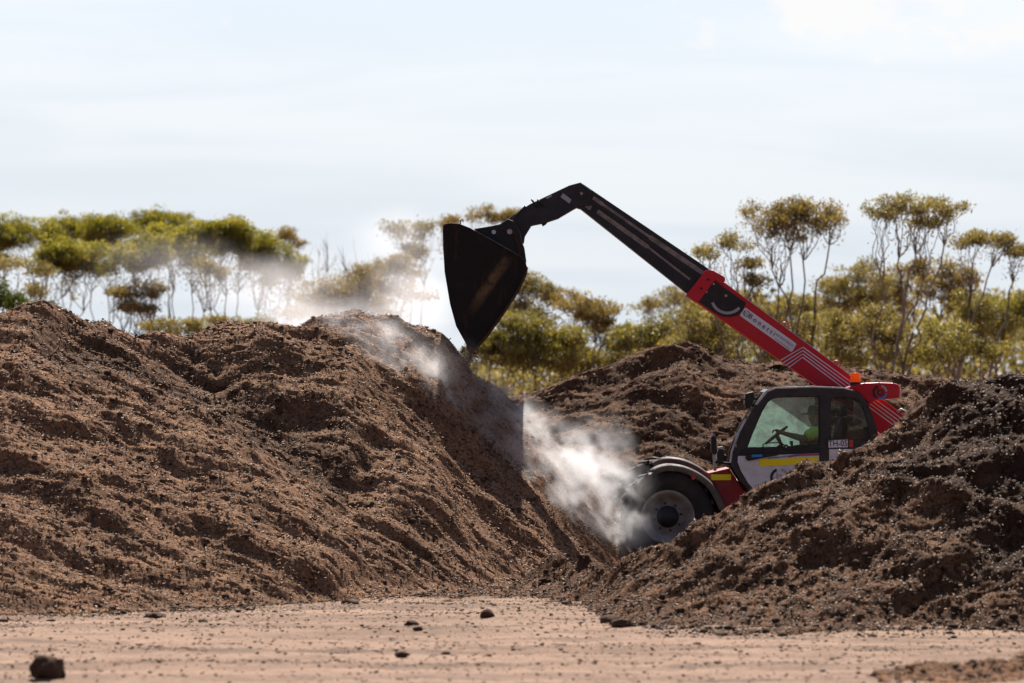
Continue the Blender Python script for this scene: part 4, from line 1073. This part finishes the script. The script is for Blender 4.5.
# ------------------------------------------------------------------ trees
M['leaf_green'] = leafmat('eucalypt_leaf_green', 0.6, (1.9, 1.75, 0.5))
M['leaf_olive'] = leafmat('eucalypt_leaf_olive', 0.55, (1.7, 1.55, 0.62))
def barkmat(name, c1, c2):
    m, n, l, out = newmat(name)
    b = n.new('ShaderNodeBsdfPrincipled'); b.inputs['Roughness'].default_value = 0.85
    t = n.new('ShaderNodeTexCoord'); mp = n.new('ShaderNodeMapping'); mp.inputs['Scale'].default_value = (4, 4, 0.8); l.new(t.outputs['Object'], mp.inputs[0])
    ns = n.new('ShaderNodeTexNoise'); ns.inputs['Scale'].default_value = 2; ns.inputs['Detail'].default_value = 4; l.new(mp.outputs[0], ns.inputs['Vector'])
    l.new(mixcol(n, l, maprange(n, l, ns.outputs[0], 0.4, 0.62), c1, c2), b.inputs['Base Color']); l.new(b.outputs[0], out.inputs[0])
    return m
M['bark'] = barkmat('grey_brown_bark', (0.20, 0.155, 0.13), (0.11, 0.082, 0.068))
M['bark_pale'] = barkmat('pale_smooth_bark', (0.22, 0.17, 0.14), (0.10, 0.072, 0.058))

GREENS = np.array([(0.155, 0.15, 0.036), (0.125, 0.125, 0.036), (0.175, 0.155, 0.042), (0.095, 0.095, 0.036)])
OLIVES = np.array([(0.155, 0.132, 0.066), (0.13, 0.114, 0.062), (0.17, 0.14, 0.06), (0.12, 0.10, 0.066)])
BROWNS = np.array([(0.175, 0.128, 0.064), (0.145, 0.112, 0.062), (0.16, 0.128, 0.056), (0.12, 0.092, 0.058)])

def wob(a, b, r, n=7, amp=0.05):
    """wandering limb between two points"""
    a, b = np.array(a), np.array(b); L = np.linalg.norm(b - a)
    t = np.linspace(0, 1, n)[:, None]
    p = a + (b - a) * t
    off = np.cumsum(r.normal(size=(n, 3)), 0); off -= t * off[-1]
    return p + off * amp * L * np.sin(np.pi * t) ** 0.5 * 0.5

def limbs(L):
    """list of (points, r0, r1) -> one tapered 5-sided mesh (numpy)"""
    Vs, Ts, k = [], [], 0; m = 4
    ang = np.arange(m) * 2 * np.pi / m
    for P, r0, r1 in L:
        n = len(P)
        tg = np.gradient(P, axis=0); tg /= np.linalg.norm(tg, axis=1)[:, None] + 1e-9
        a = np.cross(tg, [0.3, 1.0, 0.1]); a /= np.linalg.norm(a, axis=1)[:, None] + 1e-9
        b = np.cross(tg, a)
        rr = np.linspace(r0, r1, n)[:, None, None]
        V = P[:, None, :] + rr * (a[:, None, :] * np.cos(ang)[None, :, None] + b[:, None, :] * np.sin(ang)[None, :, None])
        Vs.append(V.reshape(-1, 3))
        i = np.arange(n - 1)[:, None] * m; j = np.arange(m)[None, :]; j2 = (j + 1) % m
        Ts.append(np.stack([(i + j), (i + j2), (i + m + j2), (i + m + j)], -1).reshape(-1, 4) + k)
        k += n * m
    return np.concatenate(Vs), np.concatenate(Ts)

def tree(name, label, cat, group, d, base, lobes, pal, mat, stems=2, dens=1.0, leaf=0.07, bark='bark', seed=0, fork=0.45, stem_r=0.045, flat=0.25, fuzz=1.0, low=-0.35, under=0.5):
    """base: pixel columns of the stems at the ground; lobes: (px, py, rx, ry) foliage pads in pixels at this tree's own distance"""
    r = np.random.default_rng(seed + 9000)
    k = d / F
    root = empty(name, ((base - 512) * k, d, 0.0))
    tag(root, label, cat, group)
    L = []; LV = []; LC = []
    # break every pad up into a few uneven lobes
    lobes = [q for (a_, b_, c_, e_) in lobes for q in ([(a_, b_, c_ * .8, e_ * .85)] + [(a_ + c_ * r.uniform(-.95, .95), b_ + e_ * r.uniform(-.55, .75), c_ * r.uniform(.35, .6), e_ * r.uniform(.4, .65)) for _ in range(3)])]
    bw = np.array([(base - 512) * k, d, -0.05])
    centres = [np.array([(l[0] - 512) * k, d + r.uniform(-0.5, 0.5) * 0.8, CAMH + (HZ - l[1]) * k]) for l in lobes]
    # stems: each serves the pads nearest to it
    nmain = len(lobes) // 4; order = np.argsort([centres[4 * q][0] for q in range(nmain)])
    groups = [np.concatenate([np.arange(4 * q, 4 * q + 4) for q in g_]) for g_ in np.array_split(order, min(stems, nmain)) if len(g_)]
    for gi, gset in enumerate(groups):
        if len(gset) == 0: continue
        mean = np.mean([centres[i] for i in gset], 0)
        st = bw + np.array([r.uniform(-.12, .12) + (gi - (len(groups) - 1) / 2) * 0.12, r.uniform(-.2, .2), 0])
        fk = st + (mean - st) * fork + np.array([r.normal() * .08, r.normal() * .1, 0.05])
        P = wob(st, fk, r, 9, 0.07); L.append((P, stem_r * r.uniform(.8, 1.2), stem_r * 0.62))
        nks = {}
        for i in sorted(gset):
            c = centres[i]; rx, ry = lobes[i][2] * k, lobes[i][3] * k
            main = i % 4 == 0
            area = lobes[i][2] * lobes[i][3]
            ncl = int(6 + area / 12 * fuzz)
            u = r.normal(size=(ncl, 3)); u /= np.linalg.norm(u, axis=1)[:, None]
            u *= r.random(ncl)[:, None] ** (1 / 2.4)
            u[:, 2] = np.where(u[:, 2] < low, low * r.random(ncl) * 1.5, u[:, 2])
            cl = c + u * np.array([rx, max(rx * 0.75, 0.3), ry])
            # a limb leaves the stem, forks below the pad, and its branches fan out to the leaf clumps
            o0 = P[r.integers(len(P) // 2, len(P))] if main or (i // 4) not in nks else nks[i // 4]
            tip = c + np.array([r.normal() * rx * .25, r.normal() * .1, -ry * r.uniform(0.9, 1.5)])
            nk = o0 + (tip - o0) * r.uniform(.6, .85)
            nks.setdefault(i // 4, nk)
            L.append((wob(o0, nk, r, 8, 0.09), stem_r * (0.56 if main else .3), stem_r * (0.36 if main else .2)))
            sub = max(3, int(round(rx / 0.2))) if main else 2
            ends = []
            for q in range(sub):
                e = c + np.array([rx * ((q + .5) / sub * 1.7 - .85) + r.normal() * .06, r.normal() * rx * .4, -ry * (0.6 - .5 * r.random())])
                L.append((wob(nk, e, r, 7, 0.10), stem_r * (0.30 if main else .16), stem_r * 0.10)); ends.append(e)
            ends = np.array(ends)
            for q in cl[: min(len(cl), 20 if main else 6)]:
                e = ends[np.argmin(((ends - q) ** 2).sum(1))]
                L.append((wob(e, q, r, 4, 0.10), stem_r * 0.15, stem_r * 0.05))
            if dens <= 0: continue
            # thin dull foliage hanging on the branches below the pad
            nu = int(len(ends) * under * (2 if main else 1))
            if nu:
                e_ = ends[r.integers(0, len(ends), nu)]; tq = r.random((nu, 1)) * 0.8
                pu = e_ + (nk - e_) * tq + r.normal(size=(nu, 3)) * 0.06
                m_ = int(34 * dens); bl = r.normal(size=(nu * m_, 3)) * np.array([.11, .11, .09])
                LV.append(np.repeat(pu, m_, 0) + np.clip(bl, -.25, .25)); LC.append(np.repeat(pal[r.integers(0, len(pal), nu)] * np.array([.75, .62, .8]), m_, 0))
            nl = int(54 * dens)
            tone = pal[r.integers(0, len(pal), ncl)] * (0.75 + 0.5 * r.random((ncl, 1)))
            bl = r.normal(size=(ncl * nl, 3)); bl *= (r.random(ncl * nl) ** .4 / np.linalg.norm(bl, axis=1))[:, None]
            pos = np.repeat(cl, nl, 0) + bl * np.array([.19, .19, .11]) * np.repeat(r.uniform(.6, 1.25, ncl), nl)[:, None]
            LV.append(pos); LC.append(np.repeat(tone, nl, 0) * (0.8 + 0.4 * r.random((ncl * nl, 1))))
    V, T = limbs(L)
    npmesh('trunk', V, T, M[bark], root, smooth=True)
    if LV:
        pos, colr = np.concatenate(LV), np.concatenate(LC); n = len(pos)
        t = r.normal(size=(n, 3)); t[:, 2] -= 0.9; t /= np.linalg.norm(t, axis=1)[:, None]
        b = np.cross(t, r.normal(size=(n, 3))); b /= np.linalg.norm(b, axis=1)[:, None] + 1e-9
        ln = (leaf * (0.6 + 0.8 * r.random(n)))[:, None]; wd = ln * 0.30
        Q = np.stack([pos - t * ln / 2, pos - t * ln * .05 + b * wd / 2, pos + t * ln / 2, pos - t * ln * .05 - b * wd / 2], 1).reshape(-1, 3)
        npmesh('crown', Q, np.arange(n * 4).reshape(-1, 4), M[mat], root, col=np.repeat(colr, 4, 0))
    return root

LG, MG, RG = 'flat-topped trees on the left', 'trees behind the bucket', 'trees beyond the right heaps'
G, O_, B_ = GREENS, OLIVES, BROWNS
TREES = [
 # left grove
 ('eucalypt', 'flat-topped green tree at the far left edge of the grove', LG, 104, 20, [(12, 232, 30, 16), (40, 228, 24, 13), (-15, 236, 24, 16)], G, 'leaf_green', 3, 1.0),
 ('eucalypt', 'pale green tree with a high flat crown, second from the left', LG, 106, 72, [(72, 220, 26, 12), (94, 224, 14, 10)], G, 'leaf_green', 2, 1.0),
 ('eucalypt', 'low bright green umbrella crown hanging in front of the left grove', LG, 97, 62, [(50, 258, 22, 15), (80, 254, 22, 14), (65, 248, 26, 11)], G, 'leaf_green', 3, 1.15),
 ('eucalypt', 'darker rounded green crown between the pale one and the wide one', LG, 102, 110, [(106, 232, 22, 17), (116, 222, 18, 11)], G, 'leaf_green', 2, 1.1),
 ('eucalypt', 'green tree with a drooping dome, in front of the grove middle', LG, 96, 140, [(130, 252, 22, 16), (152, 249, 20, 16), (140, 243, 26, 10)], G, 'leaf_green', 3, 1.0),
 ('eucalypt', 'tall tree with the highest crown of the left grove', LG, 107, 156, [(148, 219, 26, 11), (172, 218, 20, 11)], G, 'leaf_green', 2, 1.0),
 ('eucalypt', 'green tree with a layered crown right of the highest one', LG, 101, 182, [(176, 238, 24, 15), (194, 246, 18, 13), (164, 228, 16, 9)], G, 'leaf_green', 3, 1.1),
 ('eucalypt', 'wide bright green crown near the right end of the left grove', LG, 99, 226, [(212, 232, 26, 14), (238, 234, 24, 17), (222, 223, 22, 9)], G, 'leaf_green', 3, 1.2),
 ('eucalypt', 'last green tree of the left grove, its crown sloping down', LG, 100, 262, [(262, 244, 22, 17), (280, 256, 16, 17), (292, 270, 9, 9)], G, 'leaf_green', 3, 1.1),
 ('eucalypt', 'small rusty brown crown sticking out behind the left grove end', LG, 112, 290, [(288, 233, 11, 9)], B_, 'leaf_olive', 1, 0.9),
 ('eucalypt', 'short brownish tree under the canopy, left of the grove middle', LG, 95, 136, [(126, 292, 14, 9), (148, 290, 16, 11), (138, 306, 22, 9)], B_, 'leaf_olive', 3, 0.7),
 ('eucalypt', 'sparse sapling with thin foliage under the wide green crown', LG, 94, 214, [(206, 266, 14, 7), (224, 272, 10, 6)], O_, 'leaf_olive', 2, 0.5),
 ('shrub', 'dark green shrub at the far left behind the heap', LG, 90, 10, [(8, 300, 22, 13), (36, 308, 16, 7), (-16, 296, 16, 16)], np.array([(0.04, 0.055, 0.018), (0.055, 0.07, 0.02)]), 'leaf_olive', 3, 1.0),
 ('shrub', 'low olive shrub behind the dip in the left heap', LG, 92, 172, [(160, 326, 20, 9), (190, 328, 18, 9)], O_, 'leaf_olive', 2, 0.8),
 ('shrub', 'olive shrub just right of the heap dip, under thin trunks', LG, 94, 236, [(228, 324, 22, 8), (256, 322, 16, 9)], O_, 'leaf_olive', 2, 0.8),
 ('eucalypt', 'wispy tree of thin bent stems at the far left, half bare', LG, 93, 25, [(12, 264, 18, 9), (40, 268, 14, 7), (28, 290, 16, 6)], O_, 'leaf_olive', 3, 0.45),
 ('dead_tree', 'bare dead tree right of the left grove', MG, 98, 320, [(306, 262, 14, 26), (326, 258, 14, 28)], O_, 'leaf_olive', 2, 0.0),
 ('dead_tree', 'bare twiggy tree standing in the steam', MG, 99, 362, [(350, 262, 11, 30), (370, 264, 12, 26)], O_, 'leaf_olive', 2, 0.0),
 # middle
 ('eucalypt', 'broad brownish bush half hidden in steam behind the heap crest', MG, 92, 338, [(316, 294, 26, 14), (350, 284, 26, 16), (340, 304, 40, 14)], B_, 'leaf_olive', 3, 0.9),
 ('eucalypt', 'olive crown with orange tips rising from the steam', MG, 94, 384, [(374, 272, 22, 10), (398, 262, 20, 9), (386, 286, 28, 12)], B_, 'leaf_olive', 3, 0.8),
 ('eucalypt', 'slender pale tree with small tufts left of the bucket', MG, 103, 420, [(404, 230, 14, 9), (428, 226, 8, 5), (416, 250, 14, 7)], O_, 'leaf_olive', 3, 0.6),
 ('eucalypt', 'slender tree with a small tuft showing above the bucket', MG, 102, 478, [(482, 211, 12, 7), (508, 214, 8, 6), (446, 222, 10, 6)], B_, 'leaf_olive', 3, 0.7),
 ('eucalypt', 'olive tree with a round crown right behind the bucket', MG, 94, 512, [(536, 288, 17, 15), (524, 276, 12, 9), (520, 305, 16, 8)], O_, 'leaf_olive', 2, 0.9),
 ('eucalypt', 'bushy yellow-green tree low between bucket and middle heap', MG, 88, 520, [(500, 330, 26, 17), (534, 326, 28, 17), (556, 336, 22, 14), (515, 350, 38, 18), (550, 356, 28, 14)], (G + O_) * 0.5, 'leaf_olive', 4, 1.1),
 ('eucalypt', 'leaning tree with two flat crowns between bucket and boom', MG, 91, 552, [(572, 298, 20, 10), (594, 308, 22, 11), (604, 322, 12, 7)], B_, 'leaf_olive', 2, 0.9),
 ('shrub', 'low shrub at the foot of the leaning tree, above the middle heap', MG, 90, 592, [(580, 368, 26, 9), (600, 362, 18, 7)], O_, 'leaf_olive', 2, 0.9),
 ('eucalypt', 'thin high tufted tree under the upper end of the red boom', RG, 99, 682, [(660, 304, 18, 9), (684, 294, 20, 10), (706, 300, 16, 9)], O_, 'leaf_olive', 3, 0.75),
 ('eucalypt', 'bright olive tree left of the boom, above the middle heap', RG, 90, 668, [(640, 332, 22, 12), (664, 324, 20, 12), (622, 342, 14, 9), (656, 344, 34, 12)], (G + O_) * 0.5, 'leaf_olive', 3, 1.1),
 # right
 ('eucalypt', 'bushy olive tree directly behind the black boom collar', RG, 88, 712, [(704, 330, 24, 18), (728, 322, 20, 14), (716, 348, 30, 16), (690, 345, 20, 10)], O_, 'leaf_olive', 3, 1.1),
 ('eucalypt', 'tall tree with a wide high crown of many thin stems, right of boom collar', RG, 86, 796, [(762, 216, 20, 14), (786, 210, 20, 12), (806, 214, 18, 13), (832, 212, 13, 12), (776, 226, 24, 10)], B_, 'leaf_olive', 5, 0.75),
 ('eucalypt', 'wispy leaning tree with small tufts left of the tall wide crown', RG, 85, 768, [(732, 238, 13, 8), (708, 250, 10, 6), (744, 262, 11, 6), (752, 280, 12, 6)], O_, 'leaf_olive', 2, 0.6),
 ('eucalypt', 'tallest open-crowned tree with one leaning trunk, far right', RG, 84, 902, [(880, 212, 13, 9), (902, 204, 16, 9), (924, 203, 16, 9), (946, 210, 14, 9), (930, 220, 16, 8)], O_, 'leaf_olive', 2, 0.65),
 ('eucalypt', 'tree with a flat lone pad of leaves at the right edge', RG, 87, 962, [(972, 238, 18, 8), (996, 240, 16, 7), (1014, 246, 10, 7)], O_, 'leaf_olive', 2, 0.8),
 ('eucalypt', 'thick olive tree behind the name board of the boom', RG, 90, 780, [(770, 318, 24, 15), (796, 306, 22, 13), (784, 340, 34, 16)], O_, 'leaf_olive', 3, 1.0),
 ('eucalypt', 'rounded olive crown between the two tall trees', RG, 92, 846, [(832, 284, 22, 12), (858, 272, 24, 12), (846, 300, 30, 12)], O_, 'leaf_olive', 3, 1.0),
 ('eucalypt', 'olive tree behind the amber beacon, below the rounded crown', RG, 86, 852, [(828, 326, 24, 16), (856, 330, 24, 14), (842, 350, 32, 12)], O_, 'leaf_olive', 3, 0.9),
 ('eucalypt', 'brownish tree behind the leaning trunk of the tallest tree', RG, 93, 896, [(886, 284, 22, 14), (908, 268, 22, 12), (900, 300, 26, 10)], B_, 'leaf_olive', 3, 0.9),
 ('eucalypt', 'tree with an orange-tinged crown right of the leaning trunk', RG, 91, 944, [(940, 276, 20, 14), (960, 268, 16, 10), (952, 292, 26, 12)], B_, 'leaf_olive', 3, 0.95),
 ('eucalypt', 'dense yellow-green tree at the right edge above the dark heap', RG, 89, 1000, [(984, 304, 22, 14), (1008, 308, 24, 15), (1030, 300, 20, 16), (1000, 328, 34, 12)], (G + O_) * 0.5, 'leaf_olive', 3, 1.05),
 ('eucalypt', 'low olive tree left of the small sky gap, right side', RG, 85, 890, [(884, 332, 22, 12), (896, 350, 26, 12), (872, 312, 16, 8)], O_, 'leaf_olive', 3, 0.85),
 ('eucalypt', 'low olive tree right of the small sky gap', RG, 85, 960, [(950, 330, 20, 13), (974, 346, 26, 12), (942, 352, 24, 10)], (G + O_) * 0.5, 'leaf_olive', 3, 0.85),
]
for i, (nm, lb, gp, d, base, lobes, pal, mat, stems, dens) in enumerate(TREES):
    right = gp == RG
    if gp != LG: lobes = [(a_, b_ + e_ * .15, c_ * 1.22, e_ * 1.25) for a_, b_, c_, e_ in lobes]
    if gp == LG and nm == 'eucalypt' and d > 95.5: lobes = [(a_, b_ + 5, c_ * 1.28, e_ * 1.5) for a_, b_, c_, e_ in lobes]
    cat = 'shrub' if nm == 'shrub' else ('dead tree' if nm == 'dead_tree' else 'tree')
    tree(nm, lb, cat, gp, d, base, lobes, pal, mat, stems, dens * (0.72 if right else 0.9), seed=i, bark='bark_pale' if i in (29, 31, 39, 40) else 'bark', fork=0.2 if nm == 'shrub' else (0.5 if not right else 0.6),
         stem_r=0.030 if not right else 0.038, low=-0.45 if gp == LG else -0.75, under=0.9 if gp == LG else 0.7, fuzz=1.0 if not right else 0.75)

# far-off scrub that reads as one mass behind the right-hand trees
r = np.random.default_rng(77)
n = 80000
bx = r.uniform(-15, 16, n); by = r.uniform(108, 122, n)
topz = 3.1 + 0.6 * fbm(bx * 0.5, by * 0.1, 3, 7) + 1.2 * sstep(3.0, 5.5, bx) - 0.9 * np.exp(-((bx - 9.9) / 0.35) ** 2) - 0.5 * sstep(0, -2, bx)
bz = topz * r.random(n) ** 0.8
cl = 0.5 + 0.8 * np.clip(fbm(bx * 1.5, bz * 1.5 + by * .3, 3, 12) + .5, 0, 1.2)
pos = np.stack([bx, by, bz], 1)
t = r.normal(size=(n, 3)); t[:, 2] -= .8; t /= np.linalg.norm(t, axis=1)[:, None]
b = np.cross(t, r.normal(size=(n, 3))); b /= np.linalg.norm(b, axis=1)[:, None]
ln = (0.19 * (0.6 + 0.8 * r.random(n)))[:, None]
Q = np.stack([pos - t * ln / 2, pos + b * ln * .2, pos + t * ln / 2, pos - b * ln * .2], 1).reshape(-1, 3)
scr = npmesh('scrub', Q, np.arange(n * 4).reshape(-1, 4), M['leaf_olive'], None, col=np.repeat(OLIVES[r.integers(0, 4, n)] * cl[:, None], 4, 0))
tag(scr, 'distant thicket of grey-olive scrub filling the gaps behind the trees', 'scrub', kind='stuff')

# ------------------------------------------------------------------ steam
def steammat(name, dens, aniso=0.35):
    m, n, l, out = newmat(name)
    v = n.new('ShaderNodeVolumePrincipled')
    v.inputs['Color'].default_value = (0.97, 0.97, 0.98, 1)
    v.inputs['Density'].default_value = dens
    v.inputs['Anisotropy'].default_value = aniso
    v.inputs['Density Attribute'].default_value = 'density'
    l.new(v.outputs[0], out.inputs['Volume'])
    return m

def steam(label, lobes, bounds, res, mat, nscale, thr, seed, stretch=(1, 1, 1), rot=0.0):
    """lobes: (centre, radii, tilt, weight): soft ellipsoids broken up by turbulence, gridded by a Volume Cube"""
    ng = bpy.data.node_groups.new('steam_field', 'GeometryNodeTree')
    ng.interface.new_socket('Geometry', in_out='INPUT', socket_type='NodeSocketGeometry')
    ng.interface.new_socket('Geometry', in_out='OUTPUT', socket_type='NodeSocketGeometry')
    n, l = ng.nodes, ng.links
    go = n.new('NodeGroupOutput')
    pos = n.new('GeometryNodeInputPosition').outputs[0]
    def vm(op, a, b=None):
        q = n.new('ShaderNodeVectorMath'); q.operation = op
        for i, v in enumerate((a, b)):
            if v is None: continue
            if isinstance(v, (tuple, list, Vector)): q.inputs[i].default_value = tuple(v)
            else: l.new(v, q.inputs[i])
        return q
    def vrot(v, ang):
        q = n.new('ShaderNodeVectorRotate'); q.rotation_type = 'Y_AXIS'; l.new(v, q.inputs['Vector']); q.inputs['Angle'].default_value = ang
        return q.outputs[0]
    # warp the space a little so that the puffs curl
    nw = n.new('ShaderNodeTexNoise'); nw.inputs['Scale'].default_value = nscale * 0.7; nw.inputs['Detail'].default_value = 3
    l.new(vm('ADD', pos, (seed, seed * .7, 0)).outputs[0], nw.inputs['Vector'])
    wv = vm('SUBTRACT', nw.outputs['Color'], (0.5, 0.5, 0.5)).outputs[0]
    sc1 = n.new('ShaderNodeVectorMath'); sc1.operation = 'SCALE'; l.new(wv, sc1.inputs[0]); sc1.inputs['Scale'].default_value = 0.55 / nscale
    p2 = vm('ADD', pos, sc1.outputs[0]).outputs[0]
    acc = None
    for c, rr, tilt, wgt in lobes:
        q = vm('SUBTRACT', p2, c).outputs[0]
        if tilt: q = vrot(q, tilt)
        q = vm('DIVIDE', q, rr).outputs[0]
        ln = vm('LENGTH', q).outputs['Value']
        f = mth(n, l, 'MULTIPLY', maprange(n, l, ln, 1.0, 0.1), wgt)
        acc = f if acc is None else mth(n, l, 'ADD', acc, f)
    q = vrot(p2, rot) if rot else p2
    q = vm('MULTIPLY', q, stretch).outputs[0]
    nt = n.new('ShaderNodeTexNoise'); nt.inputs['Scale'].default_value = nscale; nt.inputs['Detail'].default_value = 6; nt.inputs['Roughness'].default_value = 0.62; nt.inputs['Distortion'].default_value = 0.4
    l.new(q, nt.inputs['Vector'])
    # erode the lobes by the turbulence
    tex = maprange(n, l, nt.outputs[0], thr, thr + 0.30)
    dn = mth(n, l, 'MULTIPLY', acc, tex)
    vc = n.new('GeometryNodeVolumeCube')
    l.new(dn, vc.inputs['Density'])
    vc.inputs['Min'].default_value = bounds[0]; vc.inputs['Max'].default_value = bounds[1]
    for k, nm in enumerate(('Resolution X', 'Resolution Y', 'Resolution Z')): vc.inputs[nm].default_value = res[k]
    sm = n.new('GeometryNodeSetMaterial'); sm.inputs['Material'].default_value = mat
    l.new(vc.outputs[0], sm.inputs[0]); l.new(sm.outputs[0], go.inputs[0])
    (x0, y0, z0), (x1, y1, z1) = bounds
    V = [(x, y, z) for x in (x0, x1) for y in (y0, y1) for z in (z0, z1)]
    o = mobj('steam', V, [(0, 1, 3, 2), (4, 6, 7, 5), (0, 4, 5, 1), (2, 3, 7, 6), (0, 2, 6, 4), (1, 5, 7, 3)], mat)
    md = o.modifiers.new('field', 'NODES'); md.node_group = ng
    tag(o, label, 'steam', kind='stuff')
    return o

def LB(px, py, d, r, tilt, w): return (tuple(W(px, py, d)), r, tilt, w)
T45 = R(-46)
slope_lobes = [
 LB(600, 500, 58.6, (0.95, 0.5, 0.78), T45, 0.95), LB(624, 530, 58.5, (0.5, 0.45, 0.5), T45, 1.0), LB(585, 465, 58.9, (0.80, 0.6, 0.50), T45, 0.75),
 LB(548, 442, 59.0, (0.85, 0.6, 0.46), T45, 0.7), LB(516, 414, 59.2, (0.6, 0.5, 0.30), T45, 0.5), LB(490, 402, 58.6, (0.85, 0.4, 0.50), T45, 0.30),
 LB(560, 505, 57.9, (0.75, 0.35, 0.45), T45, 0.5), LB(500, 455, 57.7, (1.0, 0.40, 0.50), T45, 0.28), LB(436, 392, 57.2, (0.9, 0.4, 0.5), T45, 0.32),
 LB(425, 375, 57.1, (1.0, 0.4, 0.5), T45, 0.34), LB(392, 345, 57.0, (0.95, 0.45, 0.42), R(-35), 0.32), LB(545, 475, 58.3, (0.8, .4, .5), T45, .45),
 LB(350, 318, 56.9, (0.8, .45, .30), R(-15), .3), LB(470, 410, 57.4, (1.7, .45, .75), T45, .12), LB(575, 480, 58.2, (1.1, .6, .9), T45, .22), LB(600, 450, 59.4, (0.6, .6, .6), T45, .3)]
M['steam'] = steammat('white_steam', 5.2)
M['steam_thin'] = steammat('thin_steam', 0.75)
steam('dense white steam rolling down the fresh slope towards the front wheel', slope_lobes, ((-3.0, 56.0, 0.05), (1.85, 61.0, 3.6)), (160, 160, 140), M['steam'], 3.5, 0.43, 3.0, (0.85, 1, 1.15), T45)
drift_lobes = [
 LB(340, 315, 63, (1.1, 1.2, 0.40), 0, 0.9), LB(400, 300, 62.5, (0.9, 1.2, 0.65), 0, 0.55), LB(420, 275, 62.5, (0.7, 1.0, 0.9), 0, 0.5), LB(290, 310, 64, (0.9, 1.2, 0.40), 0, 0.8),
 LB(415, 320, 61.5, (0.6, .9, 0.5), 0, 0.5), LB(250, 285, 66, (1.1, 1.2, 0.55), 0, 0.45), LB(170, 262, 68, (1.5, 1.2, 0.6), 0, 0.18), LB(300, 280, 65, (0.9, 1.2, 0.5), 0, .5), LB(395, 240, 63, (0.8, 1.0, 0.7), 0, .35)]
steam('thin steam drifting left over the heap crest before the trees', drift_lobes, ((-6.8, 60.2, 2.2), (-0.8, 69.5, 5.6)), (130, 130, 76), M['steam_thin'], 0.9, 0.34, 8.0)
